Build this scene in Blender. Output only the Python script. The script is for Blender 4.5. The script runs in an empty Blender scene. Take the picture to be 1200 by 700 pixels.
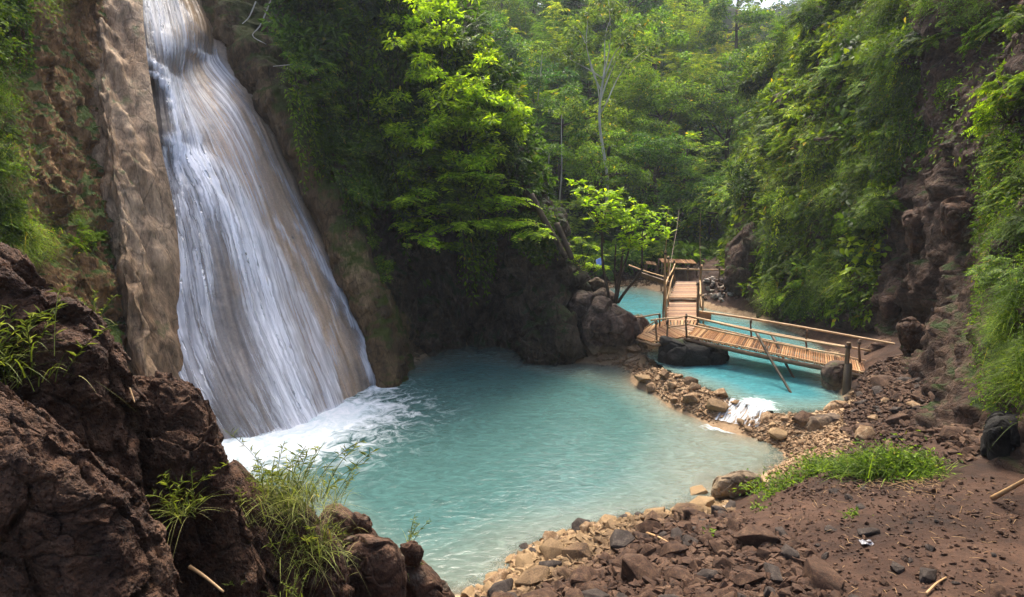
import bpy, bmesh, math, random, time
import numpy as np
from mathutils import Vector, Matrix

T0 = time.time()
rng = np.random.default_rng(11)
random.seed(5)
S = bpy.context.scene
COL = S.collection
# ------------------------------------------------------------------ camera maths
PITCH = math.radians(10.43); CH = 5.0; FP = 733.33
CP, SP = math.cos(PITCH), math.sin(PITCH)
def ray(px, py):
    u = (px - 600) / FP; v = (350 - py) / FP
    return np.array([u, CP + v * SP, -SP + v * CP])
def W(px, py, Y):
    r = ray(px, py); return np.array([0, 0, CH]) + r * (Y / r[1])
def Z(px, py, z):
    r = ray(px, py); return np.array([0, 0, CH]) + r * ((z - CH) / r[2])
def proj(P):
    P = np.atleast_2d(P); d = P - np.array([0, 0, CH])
    zc = d[:, 1] * CP - d[:, 2] * SP; yc = d[:, 1] * SP + d[:, 2] * CP
    zc = np.where(zc < .01, .01, zc)
    return 600 + FP * d[:, 0] / zc, 350 - FP * yc / zc, zc

# ------------------------------------------------------------------ noise
_perm = np.random.default_rng(3).permutation(256); _perm = np.concatenate([_perm, _perm, _perm])
_g = np.random.default_rng(4).normal(size=(256, 3)); _g /= np.linalg.norm(_g, axis=1)[:, None]
def perlin(P):
    P = np.asarray(P, float); i = np.floor(P).astype(int); f = P - i; i &= 255
    u = f * f * f * (f * (f * 6 - 15) + 10); out = 0
    for dx in (0, 1):
        for dy in (0, 1):
            for dz in (0, 1):
                h = _perm[_perm[_perm[(i[:, 0] + dx) & 255] + ((i[:, 1] + dy) & 255)] + ((i[:, 2] + dz) & 255)]
                g = _g[h]; d = f - np.array([dx, dy, dz])
                w = (u[:, 0] if dx else 1 - u[:, 0]) * (u[:, 1] if dy else 1 - u[:, 1]) * (u[:, 2] if dz else 1 - u[:, 2])
                out = out + w * (g * d).sum(1)
    return out * 1.5
def fbm(P, octv=5, gain=.5, lac=2.03, ridge=False):
    s = 0; a = 1.; n = 0; P = np.asarray(P, float)
    for k in range(octv):
        v = perlin(P + k * 17.3)
        if ridge: v = 1 - 2 * np.abs(v)
        s = s + a * v; n += a; a *= gain; P = P * lac
    return s / n
def worley(P, seed=0):
    P = np.asarray(P, float); i = np.floor(P).astype(int); F1 = np.full(len(P), 9.); F2 = F1.copy(); ID = np.zeros(len(P), int)
    for dx in (-1, 0, 1):
        for dy in (-1, 0, 1):
            for dz in (-1, 0, 1):
                c = i + np.array([dx, dy, dz]); h = _perm[_perm[_perm[c[:, 0] & 255] + (c[:, 1] & 255)] + (c[:, 2] & 255)]
                q = c + (_g[h] * .45 + .5); d = np.linalg.norm(P - q, axis=1)
                m = d < F1; F2 = np.where(m, F1, np.minimum(F2, d)); ID = np.where(m, h, ID); F1 = np.where(m, d, F1)
    return F1, F2, ID
def sstep(a, b, x):
    t = np.clip((x - a) / (b - a), 0, 1); return t * t * (3 - 2 * t)
def blocky(P, sc, crack=.45):
    """angular fractured relief: each cell a tilted facet, -1..1"""
    Q = P * sc + .25 * np.stack([perlin(P * sc * 1.3), perlin(P * sc * 1.3 + 9), perlin(P * sc * 1.3 + 19)], 1)
    F1, F2, ID = worley(Q)
    return (ID / 255. - .5) * 1.3 + perlin(Q * .9 + ID[:, None] * .37) * .7 - crack * (1 - sstep(0, .10, F2 - F1)) * sstep(-.3, .4, perlin(P * sc * .6 + 5))

# ------------------------------------------------------------------ object helpers
def tag(o, label=None, cat=None, group=None, kind=None):
    if label: o['label'] = label
    if cat: o['category'] = cat
    if group: o['group'] = group
    if kind: o['kind'] = kind
    return o
def empty(name, loc=(0, 0, 0), rz=0):
    o = bpy.data.objects.new(name, None); COL.objects.link(o); o.location = Vector([float(c) for c in loc]); o.rotation_euler = (0, 0, rz); o.empty_display_size = .2
    return o
def link(name, me, parent=None, loc=None):
    o = bpy.data.objects.new(name, me); COL.objects.link(o)
    if parent is not None: o.parent = parent
    if loc is not None: o.location = Vector([float(c) for c in loc])
    return o
class Geo:
    def __init__(s): s.V = []; s.T = []; s.Q = []; s.n = 0; s.A = []
    def add(s, V, T=None, Q=None, a=None):
        V = np.asarray(V, float).reshape(-1, 3)
        if T is not None and len(T): s.T.append(np.asarray(T).reshape(-1, 3) + s.n)
        if Q is not None and len(Q): s.Q.append(np.asarray(Q).reshape(-1, 4) + s.n)
        s.V.append(V); s.n += len(V)
        s.A.append(np.zeros(len(V)) if a is None else np.broadcast_to(np.asarray(a, float), (len(V),)))
        return s
    def mesh(s, name, mat, smooth=True, attr=None, uv=None, sharp=None):
        V = np.concatenate(s.V); T = np.concatenate(s.T) if s.T else np.zeros((0, 3), int); Q = np.concatenate(s.Q) if s.Q else np.zeros((0, 4), int)
        me = bpy.data.meshes.new(name); me.vertices.add(len(V)); me.vertices.foreach_set('co', V.astype(np.float32).ravel())
        nl = T.size + Q.size; me.loops.add(nl); li = np.concatenate([T.ravel(), Q.ravel()]).astype(np.int32)
        me.loops.foreach_set('vertex_index', li)
        me.polygons.add(len(T) + len(Q))
        st = np.concatenate([np.arange(len(T)) * 3, T.size + np.arange(len(Q)) * 4]).astype(np.int32)
        me.polygons.foreach_set('loop_start', st)
        me.polygons.foreach_set('use_smooth', np.full(len(T) + len(Q), smooth))
        if attr:
            at = me.attributes.new(attr, 'FLOAT', 'POINT'); at.data.foreach_set('value', np.concatenate(s.A).astype(np.float32))
        if uv is not None:
            ul = me.uv_layers.new(name='UVMap'); ul.data.foreach_set('uv', uv[li].astype(np.float32).ravel())
        me.update(calc_edges=True); me.validate()
        if sharp: me.set_sharp_from_angle(angle=math.radians(sharp))
        if mat: me.materials.append(mat)
        return me
def gridq(nr, nc, wrap=False):
    r = np.arange(nr - 1)[:, None]; c = np.arange(nc if wrap else nc - 1)[None, :]; c2 = (c + 1) % nc
    return np.stack([r * nc + c, r * nc + c2, (r + 1) * nc + c2, (r + 1) * nc + c], -1).reshape(-1, 4)
def catmull(A, n):
    """A (k,...) control -> n samples along axis 0"""
    A = np.asarray(A, float); k = len(A); t = np.linspace(0, k - 1, n); i = np.clip(np.floor(t).astype(int), 0, k - 2); f = (t - i).reshape((-1,) + (1,) * (A.ndim - 1))
    g = lambda j: A[np.clip(j, 0, k - 1)]
    p0, p1, p2, p3 = g(i - 1), g(i), g(i + 1), g(i + 2)
    p0 = np.where((i - 1 < 0).reshape(f.shape), 2 * p1 - p2, p0); p3 = np.where((i + 2 > k - 1).reshape(f.shape), 2 * p2 - p1, p3)
    return .5 * (2 * p1 + (p2 - p0) * f + (2 * p0 - 5 * p1 + 4 * p2 - p3) * f ** 2 + (3 * p1 - p0 - 3 * p2 + p3) * f ** 3)
def normals(G):
    du = np.gradient(G, axis=1); dv = np.gradient(G, axis=0); n = np.cross(du, dv); n /= np.linalg.norm(n, axis=2)[:, :, None] + 1e-9
    return n
class Sheet:
    """surface from a net of control points (rows top->bottom), displaced along its normal by disp(P,s,t)"""
    def __init__(s, net, nr, nc, disp, flip=False):
        A = np.asarray(net, float); A = catmull(A, nr); A = np.swapaxes(catmull(np.swapaxes(A, 0, 1), nc), 0, 1)
        N = normals(A) * (-1 if flip else 1); s.base = A; s.N0 = N; s.nr, s.nc = nr, nc
        t, u = np.meshgrid(np.linspace(0, 1, nr), np.linspace(0, 1, nc), indexing='ij'); s.t, s.u = t, u
        D = disp(A.reshape(-1, 3), u.ravel(), t.ravel()).reshape(nr, nc)
        s.P = A + N * D[:, :, None]; s.N = normals(s.P) * (-1 if flip else 1)
        px, py, zc = proj(s.P.reshape(-1, 3)); s.px, s.py, s.zc = px, py, zc
    def geo(s, attr=None):
        g = Geo(); g.add(s.P.reshape(-1, 3), Q=gridq(s.nr, s.nc), a=None if attr is None else attr); s.uv = np.stack([s.u.ravel(), 1 - s.t.ravel()], 1); return g
    def at(s, x, y):
        d = (s.px - x) ** 2 + (s.py - y) ** 2 + np.where(s.zc < .3, 1e9, 0); c = np.argsort(d)[:6]; c = c[np.argmin(s.zc[c])]
        return s.P.reshape(-1, 3)[c], s.N.reshape(-1, 3)[c]
def tube(g, pts, rad, sides=8, cap=True, a=0.):
    P = np.asarray(pts, float); n = len(P); R = np.broadcast_to(np.asarray(rad, float), (n,))
    Tn = np.gradient(P, axis=0); Tn /= np.linalg.norm(Tn, axis=1)[:, None] + 1e-9
    ref = np.array([0, 0, 1.]) if abs(Tn[0, 2]) < .9 else np.array([1., 0, 0])
    A = np.cross(Tn, ref); A /= np.linalg.norm(A, axis=1)[:, None] + 1e-9; B = np.cross(Tn, A)
    th = np.linspace(0, 2 * math.pi, sides, endpoint=False)
    V = P[:, None] + R[:, None, None] * (np.cos(th)[None, :, None] * A[:, None] + np.sin(th)[None, :, None] * B[:, None])
    Q = gridq(n, sides, True); V = V.reshape(-1, 3)
    if cap:
        V = np.vstack([V, P[0], P[-1]]); k = n * sides; i = np.arange(sides); j = (i + 1) % sides
        T = np.vstack([np.stack([j, i, np.full(sides, k)], 1), np.stack([(n - 1) * sides + i, (n - 1) * sides + j, np.full(sides, k + 1)], 1)])
        g.add(V, T=T, Q=Q, a=a)
    else: g.add(V, Q=Q, a=a)
    return g
def bamboo(p0, p1, r, node=.32, bend=0., taper=.8, mid=None):
    """pole with node rings"""
    p0, p1 = np.asarray(p0, float), np.asarray(p1, float); L = np.linalg.norm(p1 - p0); ts = []; rs = []; t = 0
    ph = random.random() * node
    while t < L:
        ts += [t]; rs += [1.]
        t += .01
        nn = (t + ph) % node
        t += max(.02, node - nn - .012 if node - nn > .03 else .05)
        if t < L - .03: ts += [t, t + .012, t + .024]; rs += [1., 1.12, 1.]; t += .03
    ts.append(L); rs.append(1.); ts = np.array(ts) / L; rs = np.array(rs)
    o = np.argsort(ts); ts, rs = ts[o], rs[o]
    P = p0 + (p1 - p0) * ts[:, None]; P[:, 2] += bend * 4 * ts * (1 - ts)
    P += .012 * np.stack([np.sin(ts * 7 + ph * 9), np.cos(ts * 6 + ph * 20), np.sin(ts * 5 + ph * 30)], 1)
    g = Geo(); tube(g, P, rs * r * (1 - (1 - taper) * ts), 10); return g

# ------------------------------------------------------------------ materials
class MB:
    def __init__(s, name):
        s.m = bpy.data.materials.new(name); s.m.use_nodes = True; s.nt = s.m.node_tree; s.nt.nodes.clear(); s.x = 0
        s.out = s.n('ShaderNodeOutputMaterial')
    def n(s, t, **kw):
        nd = s.nt.nodes.new(t); s.x += 40; nd.location = (s.x, 0)
        for k, v in kw.items():
            if k.startswith('i_'):
                key = k[2:]; key = int(key) if key.isdigit() else key.replace('__', ' ')
                nd.inputs[key].default_value = v
            else: setattr(nd, k, v)
        return nd
    def l(s, a, b): s.nt.links.new(a, b)
    def val(s, x, inp):
        if isinstance(x, (int, float)): inp.default_value = x
        elif isinstance(x, (tuple, list)): inp.default_value = tuple(x) + ((1,) if len(x) == 3 and inp.type == 'RGBA' else ())
        else: s.l(x, inp)
    def math(s, op, a, b=0., c=None, clamp=False):
        nd = s.n('ShaderNodeMath', operation=op, use_clamp=clamp); s.val(a, nd.inputs[0]); s.val(b, nd.inputs[1])
        if c is not None: s.val(c, nd.inputs[2])
        return nd.outputs[0]
    def mix(s, f, a, b, mode='MIX'):
        nd = s.n('ShaderNodeMix', data_type='RGBA', blend_type=mode); s.val(f, nd.inputs[0]); s.val(a, nd.inputs[6]); s.val(b, nd.inputs[7]); return nd.outputs[2]
    def ramp(s, f, stops, interp='LINEAR'):
        nd = s.n('ShaderNodeValToRGB'); cr = nd.color_ramp; cr.interpolation = interp
        while len(cr.elements) < len(stops): cr.elements.new(.5)
        for e, (p, c) in zip(cr.elements, stops):
            e.position = p; e.color = (c, c, c, 1) if isinstance(c, (int, float)) else tuple(c) + (1,)
        s.val(f, nd.inputs[0]); return nd.outputs[0]
    def coord(s, kind='Object', scale=(1, 1, 1), rnd=0.):
        tc = s.n('ShaderNodeTexCoord'); mp = s.n('ShaderNodeMapping'); s.l(tc.outputs[kind], mp.inputs[0]); mp.inputs['Scale'].default_value = scale
        if rnd:
            oi = s.n('ShaderNodeObjectInfo'); s.l(s.math('MULTIPLY', oi.outputs['Random'], rnd), mp.inputs['Location'])
        return mp.outputs[0]
    def noise(s, co, scale, detail=6, rough=.55, dist=0.):
        nd = s.n('ShaderNodeTexNoise'); s.l(co, nd.inputs['Vector']); nd.inputs['Scale'].default_value = scale; nd.inputs['Detail'].default_value = detail
        nd.inputs['Roughness'].default_value = rough; nd.inputs['Distortion'].default_value = dist; return nd.outputs[0]
    def voro(s, co, scale, feature='F1', rand=1.):
        nd = s.n('ShaderNodeTexVoronoi', feature=feature); s.l(co, nd.inputs['Vector']); nd.inputs['Scale'].default_value = scale; nd.inputs['Randomness'].default_value = rand; return nd
    def bump(s, h, st=.5, dist=.05, nrm=None):
        nd = s.n('ShaderNodeBump'); nd.inputs['Strength'].default_value = st; nd.inputs['Distance'].default_value = dist; s.l(h, nd.inputs['Height'])
        if nrm is not None: s.l(nrm, nd.inputs['Normal'])
        return nd.outputs[0]
    def prin(s, col, rough=.8, nrm=None, spec=.3, **kw):
        nd = s.n('ShaderNodeBsdfPrincipled'); s.val(col, nd.inputs['Base Color']); s.val(rough, nd.inputs['Roughness']); nd.inputs['Specular IOR Level'].default_value = spec
        if nrm is not None: s.l(nrm, nd.inputs['Normal'])
        for k, v in kw.items(): s.val(v, nd.inputs[k.replace('_', ' ')])
        return nd.outputs[0]
    def done(s, sh): s.l(sh, s.out.inputs[0]); return s.m
    def attr(s, name):
        nd = s.n('ShaderNodeAttribute', attribute_name=name); return nd.outputs['Fac']

def rock_mat(name, dark, mid, light, sc=1., bump=.6, dist=.04, moss=None, moss_th=.55, stretch=(1, 1, 1), rnd=0., rough=.85, pores=0., shore=None, spec=.25, lichen=None):
    b = MB(name); co = b.coord('Object', stretch, rnd)
    n1 = b.noise(co, .9 * sc, 7, .62, .3); n2 = b.noise(co, 4.5 * sc, 8, .68, .4); n3 = b.noise(co, 26 * sc, 5, .7)
    col = b.ramp(n1, [(.28, dark), (.5, mid), (.72, light)])
    m2 = b.ramp(n2, [(.3, .42), (.5, .95), (.72, 1.45)]); col = b.mix(1., col, m2, 'MULTIPLY')
    n4 = b.noise(co, 11 * sc, 6, .65, .2); col = b.mix(.8, col, b.ramp(n4, [(.32, .5), (.5, 1.), (.7, 1.35)]), 'MULTIPLY')
    m3 = b.ramp(n3, [(.3, .65), (.5, 1.), (.75, 1.35)]); col = b.mix(.8, col, m3, 'MULTIPLY')
    vo = b.voro(co, 2.2 * sc, 'DISTANCE_TO_EDGE'); ed = b.ramp(vo.outputs['Distance'], [(0, 0.), (.03, .7), (.1, 1.)])
    h = b.math('ADD', b.math('MULTIPLY', n1, .5), b.math('MULTIPLY', n2, .55)); h = b.math('ADD', h, b.math('MULTIPLY', n3, .2)); h = b.math('ADD', h, b.math('MULTIPLY', ed, .10)); h = b.math('ADD', h, b.math('MULTIPLY', n4, .35)); col = b.mix(.55, col, b.ramp(ed, [(0, .3), (.8, 1.)]), 'MULTIPLY')
    if pores:
        pv = b.voro(co, 34 * sc); pr = b.ramp(pv.outputs['Distance'], [(.05, 0.), (.38, 1.)]); h = b.math('ADD', h, b.math('MULTIPLY', pr, pores))
        pv2 = b.voro(co, 13 * sc); pr2 = b.ramp(pv2.outputs['Distance'], [(.05, 0.), (.45, 1.)]); h = b.math('ADD', h, b.math('MULTIPLY', pr2, pores * 1.4))
    nb = b.bump(h, bump, dist)
    geo = b.n('ShaderNodeNewGeometry')
    if lichen:
        lf = b.ramp(b.noise(co, 3.1 * sc, 6, .7), [(.56, 0.), (.68, .8)]); col = b.mix(lf, col, lichen)
    if moss:
        sx = b.n('ShaderNodeSeparateXYZ'); b.l(geo.outputs['Normal'], sx.inputs[0])
        f = b.math('ADD', b.math('MULTIPLY', sx.outputs[2], .35), b.noise(co, 1.3 * sc, 6, .7)); f = b.ramp(f, [(moss_th, 0.), (moss_th + .14, 1.)])
        mc = b.mix(b.noise(co, 18 * sc, 3, .6), tuple(c * .45 for c in moss), tuple(c * 1.5 for c in moss)); col = b.mix(f, col, mc)
    if shore:
        sp = b.n('ShaderNodeSeparateXYZ'); b.l(geo.outputs['Position'], sp.inputs[0]); zz = b.math('ADD', sp.outputs[2], b.math('MULTIPLY', n2, -.45))
        f = b.ramp(zz, [(shore[1] - .25 if shore[1] > .25 else 0., 1.), (shore[1] + .1, 0.)]); col = b.mix(f, col, b.mix(n2, tuple(c * .6 for c in shore[0]), tuple(c * 1.3 for c in shore[0])))
    rg = b.math('ADD', rough - .15, b.math('MULTIPLY', n2, .25))
    return b.done(b.prin(col, rg, nb, spec))

def leaf_mat(name, base, light, trans=.4, rough=.5, spec=.16, obj=False):
    b = MB(name); geo = b.n('ShaderNodeNewGeometry'); r = geo.outputs['Random Per Island']
    col = b.ramp(r, [(0., tuple(c * .55 for c in base)), (.45, base), (.85, light), (.97, light), (1., (.33, .24, .06))])
    co = b.coord('Object'); n = b.noise(co, 1.1, 3, .6); col = b.mix(1., col, b.ramp(n, [(.3, .55), (.7, 1.4)]), 'MULTIPLY')
    if obj:
        oi = b.n('ShaderNodeObjectInfo'); col = b.mix(1., col, oi.outputs['Color'], 'MULTIPLY')
        v = b.ramp(oi.outputs['Random'], [(0, (.75, .85, .9)), (.5, (1, 1, 1)), (1, (1.25, 1.1, .8))]); col = b.mix(1., col, v, 'MULTIPLY')
    p = b.prin(col, rough, None, spec); tcol = b.mix(1., col, (1.5, 1.6, .55), 'MULTIPLY')
    t = b.n('ShaderNodeBsdfTranslucent'); b.l(tcol, t.inputs[0]); m = b.n('ShaderNodeMixShader'); m.inputs[0].default_value = trans; b.l(p, m.inputs[1]); b.l(t.outputs[0], m.inputs[2])
    return b.done(m.outputs[0])

def bark_mat(name, c0, c1, sc=6., stretch=(1, 1, .15)):
    b = MB(name); co = b.coord('Object', stretch, 3.); n = b.noise(co, sc, 7, .65); n2 = b.noise(co, sc * 7, 4, .6)
    col = b.mix(b.ramp(n, [(.3, 0.), (.7, 1.)]), c0, c1); col = b.mix(.6, col, b.ramp(n2, [(.3, .6), (.7, 1.3)]), 'MULTIPLY')
    return b.done(b.prin(col, .8, b.bump(n, .5, .02), .2))

M = {}
M['cliff_tan'] = rock_mat('cliff_tan_rock', (.12, .06, .024), (.34, .185, .08), (.50, .32, .165), 1.1, 1., .3, moss=(.06, .095, .012), moss_th=.57, stretch=(1, 1, .45), lichen=(.12, .06, .03))
M['drape'] = rock_mat('drapery_rock', (.16, .095, .05), (.33, .22, .13), (.47, .34, .22), 1.0, .8, .12, moss=(.05, .075, .02), moss_th=.74, stretch=(1.2, 1.2, .4), rough=.7)
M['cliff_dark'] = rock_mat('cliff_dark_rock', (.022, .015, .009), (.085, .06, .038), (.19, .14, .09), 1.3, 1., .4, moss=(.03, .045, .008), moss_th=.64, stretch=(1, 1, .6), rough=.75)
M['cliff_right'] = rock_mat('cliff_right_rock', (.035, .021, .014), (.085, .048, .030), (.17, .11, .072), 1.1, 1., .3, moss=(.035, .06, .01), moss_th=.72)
M['lava'] = rock_mat('brown_lava_rock', (.030, .015, .008), (.08, .041, .023), (.15, .09, .055), 1.6, 1., .05, rnd=9., pores=.12, lichen=(.12, .10, .075))
M['lava_near'] = rock_mat('brown_pitted_rock', (.024, .011, .006), (.074, .035, .018), (.145, .08, .045), 2.6, 1., .07, pores=.3, rnd=5., moss=(.04, .05, .012), moss_th=.95)
M['boulder'] = rock_mat('brown_boulder_rock', (.04, .026, .018), (.09, .06, .042), (.15, .11, .08), 1.2, .8, .05, rnd=9., moss=(.04, .05, .015), moss_th=.86, shore=((.30, .22, .13), .3))
M['black'] = rock_mat('black_rock', (.008, .007, .006), (.02, .018, .015), (.045, .038, .03), 1.5, .8, .05, rnd=9., moss=(.03, .045, .01), moss_th=.84)
M['tan_stone'] = rock_mat('tan_mineral_stone', (.12, .068, .032), (.25, .155, .08), (.42, .31, .19), 3., .7, .02, rnd=20.)
M['brown_stone'] = rock_mat('red_brown_stone', (.022, .011, .006), (.070, .036, .020), (.145, .086, .05), 3., .8, .02, rnd=20., shore=((.30, .20, .10), .22))
M['grey_stone'] = rock_mat('dark_brown_stone', (.022, .016, .012), (.05, .037, .029), (.10, .078, .062), 3., .8, .02, rnd=20.)
M['pale_stone'] = rock_mat('pale_stone', (.2, .16, .12), (.36, .30, .24), (.52, .46, .39), 3., .6, .02, rnd=20.)
M['bamboo'] = None

def bamboo_mat(name, c0, c1, sc=3.):
    b = MB(name); co = b.coord('Object', (1, 1, 1), 7.); n = b.noise(co, sc, 6, .6); n2 = b.noise(co, 40, 4, .6)
    col = b.mix(b.ramp(n, [(.3, 0.), (.7, 1.)]), c0, c1); col = b.mix(.5, col, b.ramp(n2, [(.3, .6), (.7, 1.3)]), 'MULTIPLY')
    return b.done(b.prin(col, .55, b.bump(n2, .3, .01), .35))
M['bamboo'] = bamboo_mat('weathered_bamboo', (.30, .16, .065), (.50, .33, .16))
M['bamboo_dark'] = bamboo_mat('dark_bamboo', (.09, .055, .03), (.2, .12, .06))
M['bamboo_old'] = bamboo_mat('mossy_wet_wood', (.03, .022, .012), (.085, .06, .03))

def slat_mat():
    b = MB('split_bamboo_deck'); geo = b.n('ShaderNodeNewGeometry'); r = geo.outputs['Random Per Island']
    col = b.ramp(r, [(0, (.09, .04, .018)), (.3, (.23, .105, .04)), (.75, (.36, .18, .07)), (1, (.46, .29, .14))])
    n2 = b.noise(b.coord('Object'), 14, 6, .7); col = b.mix(.8, col, b.ramp(n2, [(.3, .55), (.7, 1.3)]), 'MULTIPLY')
    return b.done(b.prin(col, .6, b.bump(n2, .4, .01), .3))
M['slat'] = slat_mat(); M['rope'] = bamboo_mat('dark_fibre_rope', (.03, .02, .012), (.09, .06, .035), 20.)

LF = {}
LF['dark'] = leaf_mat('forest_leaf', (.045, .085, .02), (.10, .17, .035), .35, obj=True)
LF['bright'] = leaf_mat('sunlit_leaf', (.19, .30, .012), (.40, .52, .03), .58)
LF['mid'] = leaf_mat('cliff_leaf', (.06, .11, .018), (.15, .23, .035), .4, obj=True)
LF['weed'] = leaf_mat('weed_leaf', (.10, .17, .02), (.24, .34, .04), .45)
LF['grass'] = leaf_mat('grass_blade', (.14, .17, .03), (.31, .33, .08), .4)
LF['straw'] = leaf_mat('straw_grass_blade', (.2, .19, .06), (.36, .32, .13), .35)
LF['bamboo'] = leaf_mat('bamboo_leaf', (.07, .115, .03), (.15, .20, .06), .4, obj=True)
BK = {'brown': bark_mat('brown_bark', (.03, .022, .015), (.09, .065, .04)), 'pale': bark_mat('pale_bark', (.36, .33, .27), (.62, .58, .5), 3.), 'green': bark_mat('bamboo_culm', (.10, .13, .04), (.22, .24, .1))}

# ------------------------------------------------------------------ terrain height (thin-plate spline near, hill function far)
def pip(x, y, poly):
    poly = np.asarray(poly)[:, :2]; ins = np.zeros(x.shape, bool); j = len(poly) - 1
    for i in range(len(poly)):
        xi, yi = poly[i]; xj, yj = poly[j]
        c = ((yi > y) != (yj > y)) & (x < (xj - xi) * (y - yi) / (yj - yi + 1e-12) + xi); ins ^= c; j = i
    return ins
UZ = .35
def far_h(x, y):
    hill = 1.3 + np.maximum(0, y - 34) * .46
    side = np.maximum(0, np.abs(x - 5) - 7) * .35
    gap = 17. * np.exp(-((x / np.maximum(y, 1) - .395) / .06) ** 2) * sstep(40, 60, y)
    h = hill + side * sstep(12, 30, y) - gap
    return np.minimum(h, 26 + .02 * y)
cp = []
def C(px, py, z):
    q = Z(px, py, 0. if (z < 0 and not up_) else (UZ if z < 0 else z)); q[2] = z; cp.append(q)
up_ = False
for q in [(450, 560), (550, 500), (650, 560), (700, 500), (600, 440), (480, 470), (640, 500), (400, 530), (330, 560), (560, 560)]: C(*q, -1.3)
for q in [(550, 620), (760, 520), (680, 590), (740, 560), (720, 460), (480, 640)]: C(*q, -.7)
for q in [(800, 550), (820, 520), (870, 540), (600, 635), (548, 672), (660, 432), (620, 428)]: C(*q, -.22)
for q in [(265, 520), (330, 500), (400, 472), (440, 450), (220, 500), (300, 480), (380, 450)]: C(*q, -.6)
for q in [(478, 428), (510, 412), (560, 403), (600, 405), (640, 420), (685, 425), (722, 428), (765, 462), (815, 490), (860, 508), (905, 520), (925, 535), (905, 550), (870, 570), (835, 590), (790, 600), (720, 610), (660, 628), (610, 655), (545, 697)]: C(*q, 0.0)
for q in [(300, 545), (350, 570), (240, 540), (400, 580)]: C(*q, -.7)
for q in [(430, 672), (500, 702)]: C(*q, .25)
for q in [(740, 408), (775, 433), (830, 458), (935, 492), (965, 500), (700, 405), (795, 440)]: C(*q, .42)
for q in [(870, 476), (900, 486)]: C(*q, .27)
up_ = True
for q in [(860, 400), (820, 370), (740, 350), (930, 430), (880, 430), (955, 462), (920, 462), (855, 447), (890, 460), (815, 436), (840, 425), (900, 400), (760, 365), (730, 370)]: C(*q, -.5)
for q in [(975, 480), (985, 460), (975, 430), (845, 352), (700, 335), (760, 332), (880, 372)]: C(*q, UZ + .03)
for q in [(845, 340, .95), (830, 347, .65), (860, 337, 1.05), (840, 331, 1.1)]: C(*q)
up_ = False
for px_, py_, z in [(1190, 690, 1.75), (1000, 690, 1.5), (850, 690, 1.25), (750, 690, .95), (680, 695, .7), (620, 695, .4), (1150, 620, 1.55), (1000, 620, 1.4), (900, 620, 1.15), (800, 640, .9), (720, 640, .4), (1050, 560, 1.3), (950, 565, .95), (890, 585, .5), (850, 600, .3), (1000, 515, .75), (1000, 480, .6), (1060, 480, 1.0), (1110, 520, 1.35), (1030, 450, .85), (1090, 450, 1.25), (1190, 565, 1.6), (1190, 600, 1.6), (1160, 510, 1.6)]: C(px_, py_, z)
cp += [np.array(q, float) for q in [(0, 0, 3.3), (2, 0, 3.3), (4, 1, 3.), (6, 3, 2.1), (-2, 0, 3.2), (-4, 2, 2.7), (0, 3, 2.45), (1.8, 3, 2.2), (-1.6, 3.4, 1.8), (3.6, 3.2, 1.95), (5.5, 4.6, 1.75), (7, 6.5, 1.8), (0, 5, 1.2), (-2.6, 4.6, 1.), (-4, 6, .8), (-6, 5, 2.), (-8, 8, 2.), (-9, 12, 2.2), (-7, 14, 2), (-8, 18, 3), (-4, 20, 3), (0, 22, 2.), (9, 9, 1.9), (11, 14, 2.), (12, 20, 3), (11, 26, 2.5), (8, 3, 2.3)]]
for x in (-12, 0, 4, 8, 14):
    for y in (31, 36): cp.append(np.array([x, y, float(far_h(np.array(x * 1.), np.array(y * 1.)))]))
for q in [(3.0, 26), (4.2, 24), (2.2, 29), (5.2, 22)]: cp.append(np.array([q[0], q[1], -.4]))
for q in [(7.3, 25.5), (6.8, 29), (4.5, 30.)]: cp.append(np.array([q[0], q[1], .7]))
cp = np.array(cp)
def _U(r2): return r2 * np.log(r2 + 1e-9) * .5
A_ = _U(((cp[:, None, :2] - cp[None, :, :2]) ** 2).sum(2)); n_ = len(cp)
A_ += np.eye(n_) * .02
Pm = np.hstack([np.ones((n_, 1)), cp[:, :2]]); Mx = np.block([[A_, Pm], [Pm.T, np.zeros((3, 3))]])
Wt = np.linalg.solve(Mx, np.concatenate([cp[:, 2], np.zeros(3)]))
def H(x, y, rough=True):
    x = np.atleast_1d(np.asarray(x, float)); y = np.atleast_1d(np.asarray(y, float)); sh = x.shape; x = x.ravel(); y = y.ravel(); out = np.zeros(len(x))
    for k in range(0, len(x), 20000):
        a, b = x[k:k + 20000], y[k:k + 20000]
        r2 = (a[:, None] - cp[None, :, 0]) ** 2 + (b[:, None] - cp[None, :, 1]) ** 2
        out[k:k + 20000] = _U(r2) @ Wt[:n_] + Wt[n_] + Wt[n_ + 1] * a + Wt[n_ + 2] * b
    w = np.maximum(sstep(27, 35, y), np.maximum(sstep(11, 15, x), sstep(-9, -13, x))); w = np.maximum(w, sstep(1, -3, y))
    fh = np.where(y < 1, 3.2, far_h(x, y)); out = out * (1 - w) + fh * w
    if rough:
        P = np.stack([x, y, np.zeros(len(x))], 1); amp = np.where(out > .5, 1., .5) * np.where(y > 26, 5., 1.)
        out = out + amp * (.06 * fbm(P * 1.1, 4) + .035 * fbm(P * 5, 4, .6))
    return out.reshape(sh)

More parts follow.
